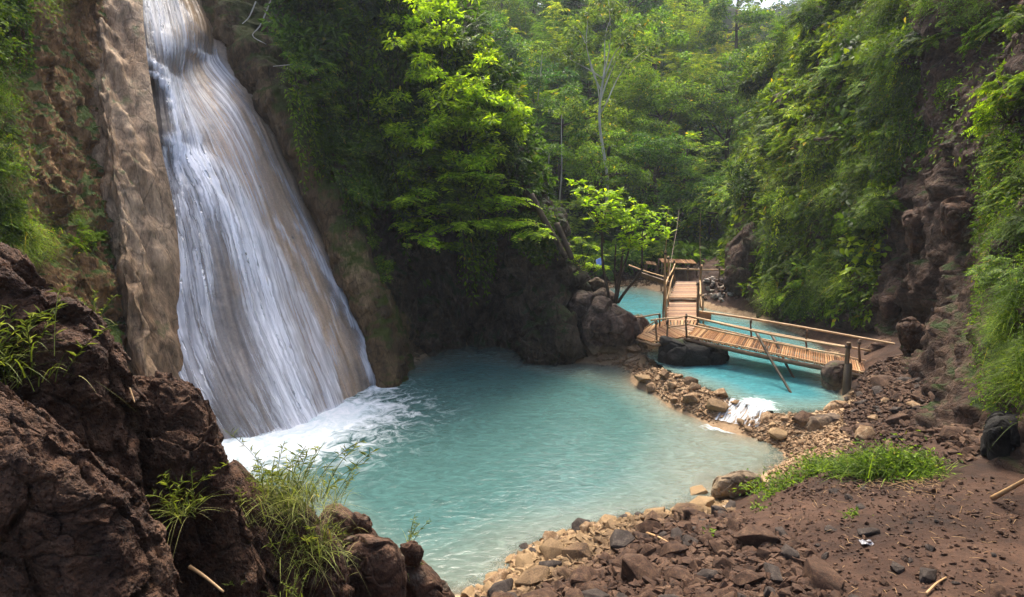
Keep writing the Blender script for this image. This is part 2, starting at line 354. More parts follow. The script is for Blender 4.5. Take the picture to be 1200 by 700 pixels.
_hx = np.arange(-14, 26, .07); _hy = np.arange(-1, 46, .07); _HG = H(*np.meshgrid(_hx, _hy))
def Hq(x, y):
    fx = np.clip((np.asarray(x) + 14) / .07, 0, len(_hx) - 2.001); fy = np.clip((np.asarray(y) + 1) / .07, 0, len(_hy) - 2.001); i = fx.astype(int); j = fy.astype(int); a = fx - i; b = fy - j
    return (_HG[j, i] * (1 - a) + _HG[j, i + 1] * a) * (1 - b) + (_HG[j + 1, i] * (1 - a) + _HG[j + 1, i + 1] * a) * b
def hit(px, py):
    """first ground point seen along the rays through photo pixels"""
    px = np.atleast_1d(px).astype(float); py = np.atleast_1d(py).astype(float); u = (px - 600) / FP; v = (350 - py) / FP; dy = CP + v * SP; dz = -SP + v * CP
    out = np.full((len(px), 3), np.nan); done = np.zeros(len(px), bool)
    for Y in np.concatenate([np.arange(2.5, 16, .06), np.arange(16, 40, .15)]):
        t = Y / dy; x = u * t; z = CH + dz * t; m = (~done) & (z <= Hq(x, np.full(len(x), Y)))
        out[m] = np.stack([x, np.full(len(x), Y), z], 1)[m]; done |= m
    return out
def G1p(px, py): return hit([px], [py])[0]
def ground():
    xs = np.concatenate([np.linspace(-300, -15, 24)[:-1], np.linspace(-15, -4, 60)[:-1], np.linspace(-4, 11, 330)[:-1], np.linspace(11, 25, 40)[:-1], np.linspace(25, 300, 24)])
    ys = np.concatenate([np.linspace(-120, 0, 12)[:-1], np.linspace(0, 4, 30)[:-1], np.linspace(4, 14, 240)[:-1], np.linspace(14, 34, 150)[:-1], np.linspace(34, 100, 60)[:-1], np.linspace(100, 420, 20)])
    X, Y = np.meshgrid(xs, ys); h = H(X, Y); g = Geo(); wet = sstep(.30, .0, h) ; wet = np.maximum(wet, sstep(.65, .45, h) * sstep(9.8, 10.6, Y) * sstep(20, 18, Y) * sstep(9.2, 8.4, X)); wet = np.maximum(wet, sstep(.6, .4, h) * sstep(18, 20, Y) * sstep(31, 30, Y)); g.add(np.stack([X, Y, h], -1).reshape(-1, 3), Q=gridq(len(ys), len(xs)), a=wet.ravel())
    b = MB('reddish_earth'); co = b.coord('Object'); n1 = b.noise(co, .7, 7, .6); n2 = b.noise(co, 5, 8, .7, .4); n3 = b.noise(co, 45, 4, .7)
    col = b.ramp(n1, [(.3, (.014, .007, .004)), (.5, (.041, .019, .010)), (.7, (.09, .047, .027))]); col = b.mix(1., col, b.ramp(n2, [(.3, .5), (.5, .95), (.75, 1.5)]), 'MULTIPLY'); col = b.mix(.8, col, b.ramp(n3, [(.3, .6), (.7, 1.35)]), 'MULTIPLY')
    vo = b.voro(co, 22, 'F1'); peb = b.ramp(vo.outputs['Distance'], [(.1, 1.), (.32, 0.)]); pm = b.math('MULTIPLY', peb, b.ramp(n2, [(.5, 0.), (.62, 1.)])); col = b.mix(b.math('MULTIPLY', pm, .6), col, b.ramp(vo.outputs['Color'], [(0, (.05, .035, .03)), (1, (.2, .14, .1))]))
    geo = b.n('ShaderNodeNewGeometry'); sp = b.n('ShaderNodeSeparateXYZ'); b.l(geo.outputs['Position'], sp.inputs[0])
    f = b.ramp(b.math('ADD', b.attr('wet'), b.math('MULTIPLY', b.math('SUBTRACT', n2, .5), 1.2)), [(.3, 0.), (.6, 1.)])
    yf = b.ramp(b.math('MULTIPLY', sp.outputs[1], .01), [(.30, 1.), (.34, 0.)])
    col = b.mix(f, col, b.ramp(n2, [(.3, (.17, .105, .052)), (.55, (.32, .215, .12)), (.75, (.46, .35, .22))]))
    hc = b.ramp(n2, [(.35, (.012, .02, .006)), (.6, (.03, .05, .012)), (.8, (.06, .07, .02))]); col = b.mix(yf, hc, col)
    h = b.math('ADD', n2, b.math('MULTIPLY', n3, .3)); h = b.math('ADD', h, b.math('MULTIPLY', pm, .35))
    m = b.done(b.prin(col, .85, b.bump(h, .8, .035), .25))
    tag(link('ground', g.mesh('ground', m, attr='wet')), kind='structure')
ground()

# ------------------------------------------------------------------ water
lower = [Z(*q, 0) for q in [(150, 560), (230, 480), (420, 440), (470, 400), (600, 385), (700, 395), (750, 405), (800, 450), (880, 490), (985, 505), (985, 560), (880, 620), (700, 680), (560, 740), (450, 800), (250, 700)]]
upper = [Z(*q, UZ) for q in [(690, 320), (850, 330), (905, 368), (990, 395), (1000, 490), (960, 497), (930, 487), (903, 481), (872, 471), (835, 457), (790, 437), (745, 407), (705, 385)]]
upper[0] = np.array([1.0, 30, UZ]); upper[1] = np.array([7.5, 29, UZ])
FALLBASE = np.array([Z(300, 518, 0), Z(345, 508, 0), Z(400, 482, 0), Z(443, 455, 0)])
def segdist(x, y, pts):
    d = np.full(x.shape, 1e9)
    for a, b_ in zip(pts[:-1], pts[1:]):
        ax, ay = a[:2]; dx, dy = (b_ - a)[:2]; t = np.clip(((x - ax) * dx + (y - ay) * dy) / (dx * dx + dy * dy), 0, 1); d = np.minimum(d, np.hypot(x - ax - t * dx, y - ay - t * dy))
    return d
def water_mat(name, deep, shallow, ripple):
    b = MB(name); co = b.coord('Object'); dp = b.attr('depth'); fo = b.attr('foam')
    n = b.noise(co, 1.3, 4, .55, .6); n2 = b.noise(b.coord('Object', (1, 1.6, 1)), 5.5, 5, .6, .8)
    col = b.mix(b.ramp(dp, [(0., 0.), (.9, 1.)]), shallow, deep); sw = b.noise(b.coord('Object', (1, 1.9, 1)), 2.3, 6, .66, 2.2); col = b.mix(1., col, b.ramp(sw, [(.3, .74), (.5, .98), (.68, 1.32)]), 'MULTIPLY')
    fw = b.noise(b.coord('Object', (1, 1, 1)), 2.6, 7, .68, 1.6)
    fm = b.math('ADD', b.math('MULTIPLY', fo, 1.5), b.math('MULTIPLY', b.math('SUBTRACT', fw, .55), 3.2)); fm = b.math('MULTIPLY', fm, b.ramp(fo, [(.02, 0.), (.25, 1.)])); fm = b.math('MINIMUM', b.math('MAXIMUM', fm, 0.), .93)
    nb = b.bump(b.math('ADD', b.math('MULTIPLY', n, .5), b.math('MULTIPLY', n2, .5)), ripple, .07)
    al = b.math('ADD', b.ramp(dp, [(0., .25), (.18, .74), (.8, .97)]), fm, clamp=True)
    w = b.prin(col, b.math('ADD', .16, b.math('MULTIPLY', fm, .4)), nb, .5, Alpha=al); w.node.inputs['IOR'].default_value = 1.33
    f = b.prin(b.mix(b.ramp(fw, [(.35, 0.), (.62, 1.)]), (.5, .62, .66), (.82, .85, .88)), .7, nb, .2); mx = b.n('ShaderNodeMixShader'); b.l(fm, mx.inputs[0]); b.l(w, mx.inputs[1]); b.l(f, mx.inputs[2])
    return b.done(mx.outputs[0])
def water(name, poly, z, deep, shallow, ripple, step, foamf, label):
    P = np.array(poly); x0, y0 = P[:, :2].min(0) - .2; x1, y1 = P[:, :2].max(0) + .2
    xs = np.arange(x0, x1, step); ys = np.arange(y0, y1, step); X, Y = np.meshgrid(xs, ys); ins = pip(X, Y, P)
    h = H(X, Y); dep = np.maximum(0, z - h); fo = foamf(X, Y)
    Pn = np.stack([X, Y, X * 0], -1).reshape(-1, 3); zz = z + .012 * fbm(Pn * 1.5, 3).reshape(X.shape) + .05 * fo * (fbm(Pn * 4, 3).reshape(X.shape) + .2)
    Q = gridq(len(ys), len(xs)); k = ins.ravel()[Q].any(1); Q = Q[k]; used = np.unique(Q); mp = np.zeros(X.size, int); mp[used] = np.arange(len(used))
    g = Geo(); g.add(np.stack([X, Y, zz], -1).reshape(-1, 3)[used], Q=mp[Q], a=dep.ravel()[used])
    me = g.mesh(name, water_mat(name + '_mat', deep, shallow, ripple), attr='depth'); at = me.attributes.new('foam', 'FLOAT', 'POINT'); at.data.foreach_set('value', fo.ravel()[used].astype(np.float32))
    tag(link(name, me), label, kind='structure')
def foam_low(x, y):
    d = segdist(x, y, FALLBASE[:3] + np.array([.0, -.1, 0])); f = .72 * np.exp(-(d / .8) ** 2) + .42 * np.exp(-(d / 1.9) ** 2)
    f = np.maximum(f, .75 * np.exp(-(np.hypot(x - FALLBASE[3][0], y - FALLBASE[3][1]) / .45) ** 2))
    c = Z(862, 500, 0); f = np.maximum(f, .9 * np.exp(-(np.hypot((x - c[0]) / .5, (y - c[1]) / .32)) ** 2)); return f
def foam_up(x, y):
    c = Z(886, 474, UZ); return .9 * np.exp(-(np.hypot((x - c[0]) / .34, (y - c[1]) / .38)) ** 2)
water('lower_pool_water', lower, 0., (.052, .118, .110), (.175, .21, .168), .38, .07, foam_low, 'milky turquoise plunge pool below the waterfall')
water('upper_pool_water', upper, UZ, (.052, .195, .215), (.18, .25, .21), .3, .1, foam_up, 'bright cyan river pool behind the bamboo bridge')
print('ground+water', time.time() - T0)

# ------------------------------------------------------------------ cliffs
def net(rows): return [[np.array(p, float) if len(p) == 4 and p[3] == 'w' else W(*p[:3]) for p in r] for r in rows]
# left tan cliff: px,py,Y nodes, rows from top
def d_left(P, u, t):
    Q = P * np.array([1, 1, .35]); return .30 * fbm(Q * .8, 5, ridge=True) + .18 * blocky(P * np.array([1, 1, .6]), .9) + .16 * fbm(P * 1.8, 5, .6) + .10 * fbm(P * 3.1, 4, .6, ridge=True) + .08 * blocky(P, 2.8)
left = Sheet(net([
    [(-420, -260, 8.5), (-220, -190, 11.5), (-20, -140, 14.5), (80, -110, 17), (160, -95, 20), (230, -95, 22)],
    [(-420, -120, 6.2), (-220, -100, 8.6), (-20, -60, 11.3), (80, -40, 13.6), (150, -30, 16.2), (220, -35, 18.4)],
    [(-420, 60, 5.8), (-220, 80, 8.2), (0, 100, 10.6), (90, 110, 12.8), (150, 110, 14.4), (220, 105, 16.6)],
    [(-420, 220, 5.4), (-200, 230, 7.6), (30, 220, 9.9), (115, 225, 12.0), (180, 225, 13.9), (250, 220, 16.1)],
    [(-420, 400, 5.0), (-160, 400, 7.2), (60, 360, 9.2), (140, 360, 11.2), (205, 350, 13.2), (275, 345, 15.4)],
    [(-420, 640, 4.8), (-120, 620, 6.6), (90, 560, 8.4), (170, 540, 10.4), (250, 530, 12.6), (320, 525, 14.8)]]), 400, 440, d_left)
if left.N[:, :, 1].mean() > 0: left.N *= -1
def add_sheet(sh, name, mat, label=None, cat=None, **k):
    o = link(name, sh.geo().mesh(name, mat)); tag(o, label, cat, **k); return o
add_sheet(left, 'left_cliff', M['cliff_tan'], kind='structure')
# sculpted tan drapery buttress beside the water
def d_drape(P, u, t):
    Q = P * np.array([2.2, 2.2, .28]); e = sstep(0, .12, u) * sstep(1, .88, u)
    return e * (.30 * fbm(Q * .7, 3, ridge=True) + .18 * np.cos((u - .5) * math.pi) + .12 * fbm(P * 1.7, 5, .6) + .03 * blocky(P * np.array([1, 1, .5]), 1.6)) + .02 * fbm(P * 7, 4, .6)
drape = Sheet(net([
    [(30, -140, 17.6), (78, -130, 16.1), (90, -120, 15.4), (170, -100, 17.4)],
    [(40, 0, 16.0), (84, 5, 14.7), (112, 10, 14.4), (168, 20, 15.2)],
    [(60, 150, 14.2), (97, 150, 12.85), (132, 150, 12.75), (185, 150, 13.8)],
    [(75, 250, 13.4), (112, 250, 12.15), (148, 250, 12.0), (205, 250, 13.3)],
    [(90, 360, 12.4), (128, 365, 11.35), (165, 370, 11.2), (220, 370, 12.8)],
    [(115, 540, 11.5), (158, 550, 10.8), (200, 560, 10.6), (270, 560, 12.2)]]), 220, 90, d_drape)
add_sheet(drape, 'drapery_cliff', M['drape'], kind='structure')

# travertine apron under the waterfall : t 0 top .. 1 foot, u 0 left .. 1 right
LE = [(95, -150), (130, -60), (145, 0), (150, 70), (152, 150), (160, 220), (166, 300), (178, 400), (215, 490), (262, 560)]
RE = [(195, -150), (225, -60), (243, 0), (272, 60), (310, 130), (345, 205), (380, 280), (412, 355), (435, 415), (450, 470)]
YL = [18, 16.6, 15.8, 15.0, 14.0, 13.4, 12.9, 12.3, 11.7, 11.4]; YR = [21, 19.6, 18.9, 18.2, 17.6, 17.0, 16.5, 15.9, 15.4, 15.2]
rows = []
for i in range(10):
    r = []
    for s_ in (0, .2, .4, .6, .8, 1):
        b_ = .9 * math.sin(math.pi * s_) * (1 if i > 2 else .5)
        r.append((LE[i][0] * (1 - s_) + RE[i][0] * s_, LE[i][1] * (1 - s_) + RE[i][1] * s_, YL[i] * (1 - s_) + YR[i] * s_ - b_))
    rows.append(r)
def ledge(px, py, cx, cy, w, h, slope):
    """bulge whose lip runs through (cx,cy): sticks out above the face below it"""
    yy = cy + slope * (px - cx); d = yy - py
    return np.exp(-((px - cx) / w) ** 2) * sstep(-h, 0, -np.abs(d)) * 0 + np.exp(-((px - cx) / w) ** 2) * np.where(d < 0, np.exp(-(d / (h * 1.6)) ** 2), np.exp(-(d / (h * .35)) ** 2))
def d_apron(P, u, t):
    px, py, zc = proj(P); e = sstep(0, .06, u) * sstep(1, .95, u)
    L = .40 * ledge(px, py, 205, 178, 38, 60, -.1) + .35 * ledge(px, py, 165, 90, 25, 50, .75) + .45 * ledge(px, py, 225, 70, 35, 60, -.25) + .3 * ledge(px, py, 260, 60, 30, 50, .3)
    Q = np.stack([u * 9, t * 1.2, u * 0], 1)
    return -(e * L) - .10 * fbm(Q * 1.5, 4, ridge=True) - .06 * fbm(P * 1.2, 4) - .02 * fbm(P * 6, 4)
apron = Sheet(net(rows), 300, 170, d_apron, flip=True)
def apron_mat():
    b = MB('travertine'); co = b.coord('Object', (1, 1, .3)); cu = b.coord('UV', (30, 2.2, 1)); n1 = b.noise(co, 1.2, 6, .6, .3); n2 = b.noise(cu, 1., 7, .65); n3 = b.noise(b.coord('Object'), 18, 6, .7)
    tc = b.n('ShaderNodeTexCoord'); sp = b.n('ShaderNodeSeparateXYZ'); b.l(tc.outputs['UV'], sp.inputs[0])
    g = b.math('ADD', sp.outputs[0], b.math('MULTIPLY', b.math('SUBTRACT', n1, .5), .5))
    col = b.ramp(g, [(.0, (.25, .19, .13)), (.22, (.15, .125, .105)), (.48, (.19, .155, .12)), (.7, (.38, .26, .155)), (.88, (.40, .275, .165)), (1., (.2, .15, .1))])
    col = b.mix(1., col, b.ramp(n2, [(.3, .5), (.5, 1.), (.72, 1.45)]), 'MULTIPLY'); col = b.mix(.7, col, b.ramp(n3, [(.3, .6), (.7, 1.35)]), 'MULTIPLY')
    v = b.voro(b.coord('Object', (1, 1, .8)), 1.6); hl = b.ramp(v.outputs['Distance'], [(.05, .0), (.085, 1.)]); col = b.mix(b.math('MULTIPLY', b.math('SUBTRACT', 1., hl), .75), col, (.03, .022, .015))
    h = b.math('ADD', b.math('MULTIPLY', n2, .5), b.math('ADD', b.math('MULTIPLY', n3, .3), b.math('MULTIPLY', hl, .1)))
    return b.done(b.prin(col, .42, b.bump(h, .7, .05), .45))
o = link('travertine_cliff', None); bpy.data.objects.remove(o)
ag = apron.geo(); o = link('travertine_cliff', ag.mesh('travertine_cliff', apron_mat(), uv=apron.uv)); tag(o, kind='structure')

# dark cliff in the middle (world coordinates: foot, mid, lip, then sloping back)
def d_dark(P, u, t):
    return .45 * fbm(P * .45, 4) + .34 * fbm(P * np.array([1.1, 1.1, .55]), 4, ridge=True) + .36 * blocky(P, .7, 1.) + .17 * blocky(P, 2., .9) + .08 * fbm(P * 4, 4, .65)
foot = [(-3.1, 16.2), (-2.9, 17.4), (-2.2, 18.6), (-1.2, 19.2), (-.3, 19.0), (.6, 18.2), (1.5, 17.9), (2.2, 18.6), (2.6, 20.2), (2.2, 23), (1.2, 27)]
top = [13.5, 13.2, 12, 9.6, 7.4, 5.0, 3.0, 1.9, 1.7, 2.2, 3.0]
leanx = [-4.3, -3.9, -2.6, -1.6, -.8, -.3, -.1, -.1, -.2, -.6, -.8]; leany = [1.2, .3, .2, .3, .2, .2, .3, .2, .1, .0, 0]
R = []
for tt, back in ((2, 14), (1.5, 7), (1.12, 2.2), (1., 0), (.8, 0), (.55, 0), (.3, 0), (0., 0), (-.15, 0)):
    r = []
    for i, (fx, fy) in enumerate(foot):
        k = min(tt, 1.); bl = -.45 * math.sin(math.pi * max(0, min(1, k * 1.2))) if i > 2 else 0
        z = top[i] * tt if tt <= 1 else top[i] + (top[i] * .12 + back * .55)
        if i >= 7 and tt > 1: z = top[i] + back * .35
        r.append(np.array([fx + leanx[i] * max(k, 0) - back * (.45 if i > 6 else .1 + .02 * i), fy + leany[i] * k + bl + back * (.25 if i > 8 else .9), z - (.7 if tt <= 0 else 0)]))
    R.append(r)
dark = Sheet(R, 320, 420, d_dark)
if dark.N[200, 100, 1] > 0: dark = Sheet(R, 320, 420, d_dark, flip=True)
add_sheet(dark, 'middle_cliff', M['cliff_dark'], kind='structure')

# tan-green rib between fall and dark cliff
def d_rib(P, u, t): return .16 * fbm(P * np.array([1.5, 1.5, .4]), 4, ridge=True) + .12 * fbm(P * 1.5, 5, .6) + .18 * np.sin(np.clip(u * 1.5, 0, 1) * math.pi) + .12 * blocky(P, 1.6) + .05 * fbm(P * 5, 4, .6)
ribs = [[(190, -60, 20), (235, -60, 19.3), (290, -60, 20.5)], [(230, 30, 19.1), (268, 20, 18.6), (320, 20, 20)], [(295, 120, 18), (318, 100, 17.6), (365, 100, 19.2)], [(355, 240, 17), (385, 225, 16.6), (425, 225, 18.6)], [(405, 350, 16.1), (432, 345, 15.7), (470, 345, 18)], [(435, 430, 15.6), (456, 430, 15.3), (486, 425, 17.4)], [(440, 480, 15.5), (462, 480, 15.2), (490, 470, 17.2)]]
ribs = [q + [(q[2][0] + 60, q[2][1] + 5, q[2][2] + 3.5)] for q in ribs]
rib = Sheet(net(ribs), 260, 70, d_rib)
if rib.N[130, 35, 1] > 0: rib = Sheet(net(ribs), 260, 70, d_rib, flip=True)
M['rib'] = rock_mat('mossy_tan_rock', (.05, .03, .015), (.14, .09, .045), (.28, .19, .10), 1.3, 1., .15, moss=(.06, .07, .012), moss_th=.56, stretch=(1, 1, .4))
add_sheet(rib, 'mossy_cliff_rib', M['rib'], kind='structure')

# right valley wall
def d_right(P, u, t):
    return .8 * fbm(P * .28, 4) + .35 * fbm(P * .9, 4, ridge=True) + .26 * blocky(P, .9) + .10 * blocky(P, 3.) + .05 * fbm(P * 5, 4, .6)
rf = [(5.2, 2.0, 2.4), (5.7, 5.0, 1.9), (6.25, 7.2, 1.6), (7.0, 9.3, 1.4), (8.3, 12.2, 1.2), (9.6, 15.0, .3), (9.7, 17.6, .2), (9.2, 20.3, .1), (8.9, 22.8, .1), (9.3, 26, .6), (10.8, 32, 1.), (14, 42, 4), (20, 56, 9)]
R = []
for zz, lean, back in ((23, 6.5, 24), (18.5, 4.2, 10), (15, 3.0, 3.5), (12, 2.3, .8), (9.5, 1.75, 0), (7, 1.2, 0), (4.5, .7, 0), (2.2, .3, 0), (0, -.1, 0), (-1.5, -.9, 0)):
    r = []
    for i, (x, y, z) in enumerate(rf):
        s_ = 1. if i < 7 else 1.25
        nz = z + zz * (1. if i < 10 else (.85, .5, .28)[i - 10])
        r.append(np.array([x + lean * s_ + back + (.6 if (i in (3, 4) and 2 < zz < 10) else 0), y + back * .1, nz]))
    R.append(r)
right = Sheet(R, 330, 460, d_right)
if right.N[200, 200, 0] > 0: right = Sheet(R, 330, 460, d_right, flip=True)
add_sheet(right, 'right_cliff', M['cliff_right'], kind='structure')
print('cliffs', time.time() - T0)

# ------------------------------------------------------------------ waterfall: streams of water over the apron
def fall():
    nr, nc = 420, 240; t, u = np.meshgrid(np.linspace(0, 1, nr), np.linspace(0, 1, nc), indexing='ij')
    ti = t * (apron.nr - 1); ui = u * (apron.nc - 1); a = np.clip(ti.astype(int), 0, apron.nr - 2); b = np.clip(ui.astype(int), 0, apron.nc - 2); fa = (ti - a)[:, :, None]; fb = (ui - b)[:, :, None]
    # smooth skin over the rock
    PS = apron.P.copy()
    for _ in range(22): PS[1:-1, 1:-1] = (PS[:-2, 1:-1] + PS[2:, 1:-1] + PS[1:-1, :-2] + PS[1:-1, 2:] + PS[1:-1, 1:-1]) / 5
    g_ = lambda A, i, j: A[i, j]
    P = (g_(PS, a, b) * (1 - fa) + g_(PS, a + 1, b) * fa) * (1 - fb) + (g_(PS, a, b + 1) * (1 - fa) + g_(PS, a + 1, b + 1) * fa) * fb
    N = apron.N[a, b]; px, py, zc = proj(P.reshape(-1, 3)); px = px + 7 * fbm(np.stack([py * .02, px * .03, px * 0], 1), 3) + 3 * perlin(np.stack([py * .09, px * .08, px * 0], 1)); px = px.reshape(nr, nc); py = py.reshape(nr, nc)
    def stream(pts, w0, w1, s0, s1):
        pts = np.array(pts, float); cx = np.interp(py, pts[:, 1], pts[:, 0]); k = np.interp(py, [pts[0, 1], pts[-1, 1]], [0, 1]); w = w0 + (w1 - w0) * k; st = s0 + (s1 - s0) * k
        ok = sstep(pts[0, 1] - 14, pts[0, 1] + 10, py) if pts[0, 1] > 0 else 1.
        return st * np.exp(-np.abs((px - cx) / w) ** 2.4) * ok
    d = np.zeros((nr, nc))
    for s_ in [
        ([(150, -150), (170, 0), (188, 40), (212, 75), (240, 130), (270, 200), (300, 270), (330, 340)], 17, 12, .85, .12),
        ([(175, -150), (196, 0), (222, 50), (246, 75), (268, 130), (292, 200), (320, 270)], 12, 14, .72, .12),
        ([(218, 56), (238, 66), (256, 92), (275, 150), (298, 220)], 9, 14, .75, .25),
        ([(146, 0), (158, 48), (176, 72), (200, 95), (222, 140), (236, 190)], 5, 12, .75, .55),
        ([(160, 80), (176, 86), (194, 98), (204, 130), (212, 170)], 5, 8, .85, .65),
        ([(198, 166), (212, 172), (236, 198), (272, 262), (308, 340), (338, 420), (362, 510)], 9, 24, 1., 1.),
        ([(205, 168), (225, 190), (262, 262), (296, 350), (320, 430), (335, 510)], 10, 18, .7, .6),
        ([(235, 180), (262, 205), (305, 275), (345, 350), (375, 420), (392, 500)], 12, 16, .55, .60),
        ([(196, 168), (188, 200), (182, 280), (180, 380)], 5, 10, .5, .10),
        ([(205, 185), (218, 300), (238, 400), (270, 520)], 20, 38, .26, .20),
        ([(190, 240), (190, 340), (205, 440), (235, 520)], 12, 26, .22, .20),
        ([(322, 258), (345, 298), (372, 340), (402, 372)], 4, 6, .6, .1),
        ([(345, 262), (372, 305), (398, 345), (422, 395), (440, 455)], 4, 8, .45, .85),
        ([(205, 0), (240, 45), (268, 90), (305, 160), (345, 245), (390, 330)], 4, 6, .22, .34),
        ([(240, 100), (290, 180), (340, 270), (385, 350), (415, 430)], 30, 22, .12, .08)]:
        d = 1 - (1 - d) * (1 - np.clip(stream(*s_), 0, .98))
    d *= sstep(0, .03, u) * sstep(1, .985, u)
    P = P + N * (.035 + .09 * d)[:, :, None] + N * (.0 * d * perlin(np.stack([u * 26, t * 2.5, u * 0], -1).reshape(-1, 3)).reshape(nr, nc))[:, :, None]
    g = Geo(); g.add(P.reshape(-1, 3), Q=gridq(nr, nc), a=d.ravel())
    b = MB('falling_water'); dd = b.attr('flow')
    c1 = b.coord('UV', (80, 7, 1)); c2 = b.coord('UV', (24, 2.6, 1)); c3 = b.coord('UV', (230, 16, 1))
    n1 = b.noise(c1, 1., 5, .65, .35); n2 = b.noise(c2, 1., 4, .6, .6); n3 = b.noise(c3, 1., 2, .5)
    s = b.math('ADD', b.math('MULTIPLY', n1, .5), b.math('ADD', b.math('MULTIPLY', n2, .38), b.math('MULTIPLY', n3, .14)))
    a_ = b.math('MULTIPLY', dd, b.math('ADD', .22, b.math('MULTIPLY', b.ramp(s, [(.30, 0.), (.70, 1.)]), 1.15))); a_ = b.math('ADD', a_, b.math('MULTIPLY', b.math('MULTIPLY', b.math('SUBTRACT', n1, .58), .7), b.ramp(dd, [(.08, 0.), (.25, 1.)]))); a_ = b.math('MINIMUM', b.math('MAXIMUM', a_, 0.), .95)
    col = b.mix(b.ramp(n1, [(.35, 0.), (.65, 1.)]), (.80, .84, .92), (.93, .94, .97))
    p = b.prin(col, .6, None, .2, Alpha=a_)
    m = b.done(p)
    me = g.mesh('water_veil', m, attr='flow', uv=np.stack([u.ravel(), 1 - t.ravel()], 1))
    root = empty('waterfall', W(350, 505, 12.2)); tag(root, 'tall silky white waterfall sliding down tan rock into turquoise pool', 'waterfall')
    o = link('water_veil', me, root); o.matrix_parent_inverse = Matrix.Translation(-root.location)
fall()

# ------------------------------------------------------------------ boulders from outlines
def boulder(name, out, Y, thick, mat, label, cat='boulder', on=None, n=(110, 150), amp=(.10, .06, .02), sc=1., group=None, tilt=0., round_=2.3):
    """closed body: outline (photo pixels at depth Y) inflated front and back by thick metres"""
    if on is not None: mo = np.mean(out, 0); Y = on.at(*mo)[0][1] + thick * .25
    pts = np.array([W(a, b, Y) for a, b in out]); c = pts.mean(0); k = np.vstack([pts, pts[:1]]); m = len(out)
    ts = np.linspace(0, m, n[1], endpoint=False); i = np.floor(ts).astype(int); f = (ts - i)[:, None]; g4 = lambda j: pts[(i + j) % m]
    p0, p1, p2, p3 = g4(-1), g4(0), g4(1), g4(2)
    cur = .5 * (2 * p1 + (p2 - p0) * f + (2 * p0 - 5 * p1 + 4 * p2 - p3) * f ** 2 + (3 * p1 - p0 - 3 * p2 + p3) * f ** 3) * .6 + (p1 * (1 - f) + p2 * f) * .4
    vd = c - np.array([0, 0, CH]); vd /= np.linalg.norm(vd); vd[2] += tilt; vd /= np.linalg.norm(vd)
    ph = np.linspace(-math.pi / 2, math.pi / 2, n[0]); cs = np.abs(np.cos(ph)) ** (2 / round_); sn = np.sign(np.sin(ph)) * np.abs(np.sin(ph)) ** (2 / round_)
    V = c + (cur - c)[None] * cs[:, None, None] + vd * (thick * sn)[:, None, None]
    Nn = (cur - c)[None] / (np.linalg.norm(cur - c, axis=1)[None, :, None] + .01) * cs[:, None, None] + vd * sn[:, None, None]; Nn /= np.linalg.norm(Nn, axis=2)[:, :, None] + 1e-9
    Pf = V.reshape(-1, 3); size = np.linalg.norm(cur - c, axis=1).mean()
    D = amp[0] * fbm(Pf * sc / size * .9, 4) + amp[1] * blocky(Pf, sc * 1.6 / size) + amp[2] * fbm(Pf * 6 * sc / size, 5, .65) + amp[2] * .7 * blocky(Pf, 6 * sc / size)
    Pf = Pf + Nn.reshape(-1, 3) * (D * size)[:, None]
    g = Geo(); loc = np.array([c[0], c[1], Pf[:, 2].min()]); g.add(Pf - loc, Q=gridq(n[0], n[1], True)[:, ::-1])
    o = link(name, g.mesh(name, mat), None, loc); tag(o, label, cat, group); return o

BN = (.13, .085, .035)
boulder('boulder', [(-260, 440), (-60, 440), (30, 492), (100, 535), (150, 575), (178, 625), (190, 680), (200, 800), (-60, 900), (-260, 860)], 2.9, .9, M['lava_near'], 'largest brown pitted boulder filling the bottom left corner', n=(300, 360), amp=(.14, .10, .06), sc=1.25)
boulder('boulder', [(-260, 250), (-60, 280), (15, 312), (70, 345), (112, 375), (138, 430), (158, 500), (170, 600), (60, 640), (-140, 640), (-260, 600)], 4.0, .9, M['lava_near'], 'brown boulder with grassy hollow on the left edge, above the corner boulder', n=(260, 300), amp=(.12, .13, .06), sc=1.3)
boulder('boulder', [(128, 450), (155, 432), (198, 442), (232, 462), (250, 492), (262, 540), (285, 600), (310, 660), (330, 760), (200, 820), (110, 760), (110, 560)], 4.3, .7, M['lava_near'], 'upright jagged brown rock shoulder in front of the waterfall foot', n=(260, 300), amp=(.12, .15, .065), sc=1.4)
boulder('boulder', [(240, 560), (275, 545), (315, 580), (355, 600), (395, 640), (410, 700), (400, 790), (300, 820), (230, 760)], 5.0, .8, M['lava_near'], 'brown rock mound with a tall grass clump growing over its crest', n=(180, 200), amp=(.10, .09, .04))
boulder('boulder', [(398, 650), (420, 628), (455, 632), (470, 655), (468, 715), (440, 740), (405, 720)], 5.2, .35, M['lava'], 'dark squared boulder under the grass mound near the pool edge', n=(110, 130), amp=(.06, .14, .03))
boulder('boulder', [(370, 615), (395, 590), (430, 615), (445, 640), (440, 700), (400, 720), (370, 680)], 5.9, .5, M['lava'], 'rounded brown boulder behind the dark squared one, overhanging the pool', n=(110, 130), amp=(.08, .10, .03))
boulder('boulder', [(455, 660), (480, 650), (505, 668), (530, 700), (540, 760), (460, 760)], 5.9, .5, M['lava'], 'low brown boulder with reddish face at the bottom edge of the pool', n=(110, 130), amp=(.08, .12, .03))
boulder('boulder', [(308, 655), (330, 640), (352, 655), (358, 700), (330, 725), (305, 710)], 4.5, .25, M['lava'], 'small dark block wedged below the grass mound', n=(90, 110), amp=(.06, .14, .03))
boulder('boulder', [(350, 670), (375, 660), (398, 685), (400, 740), (350, 740)], 4.6, .25, M['lava'], 'broken brown block right of the small dark block at the bottom', n=(90, 110), amp=(.06, .16, .03))
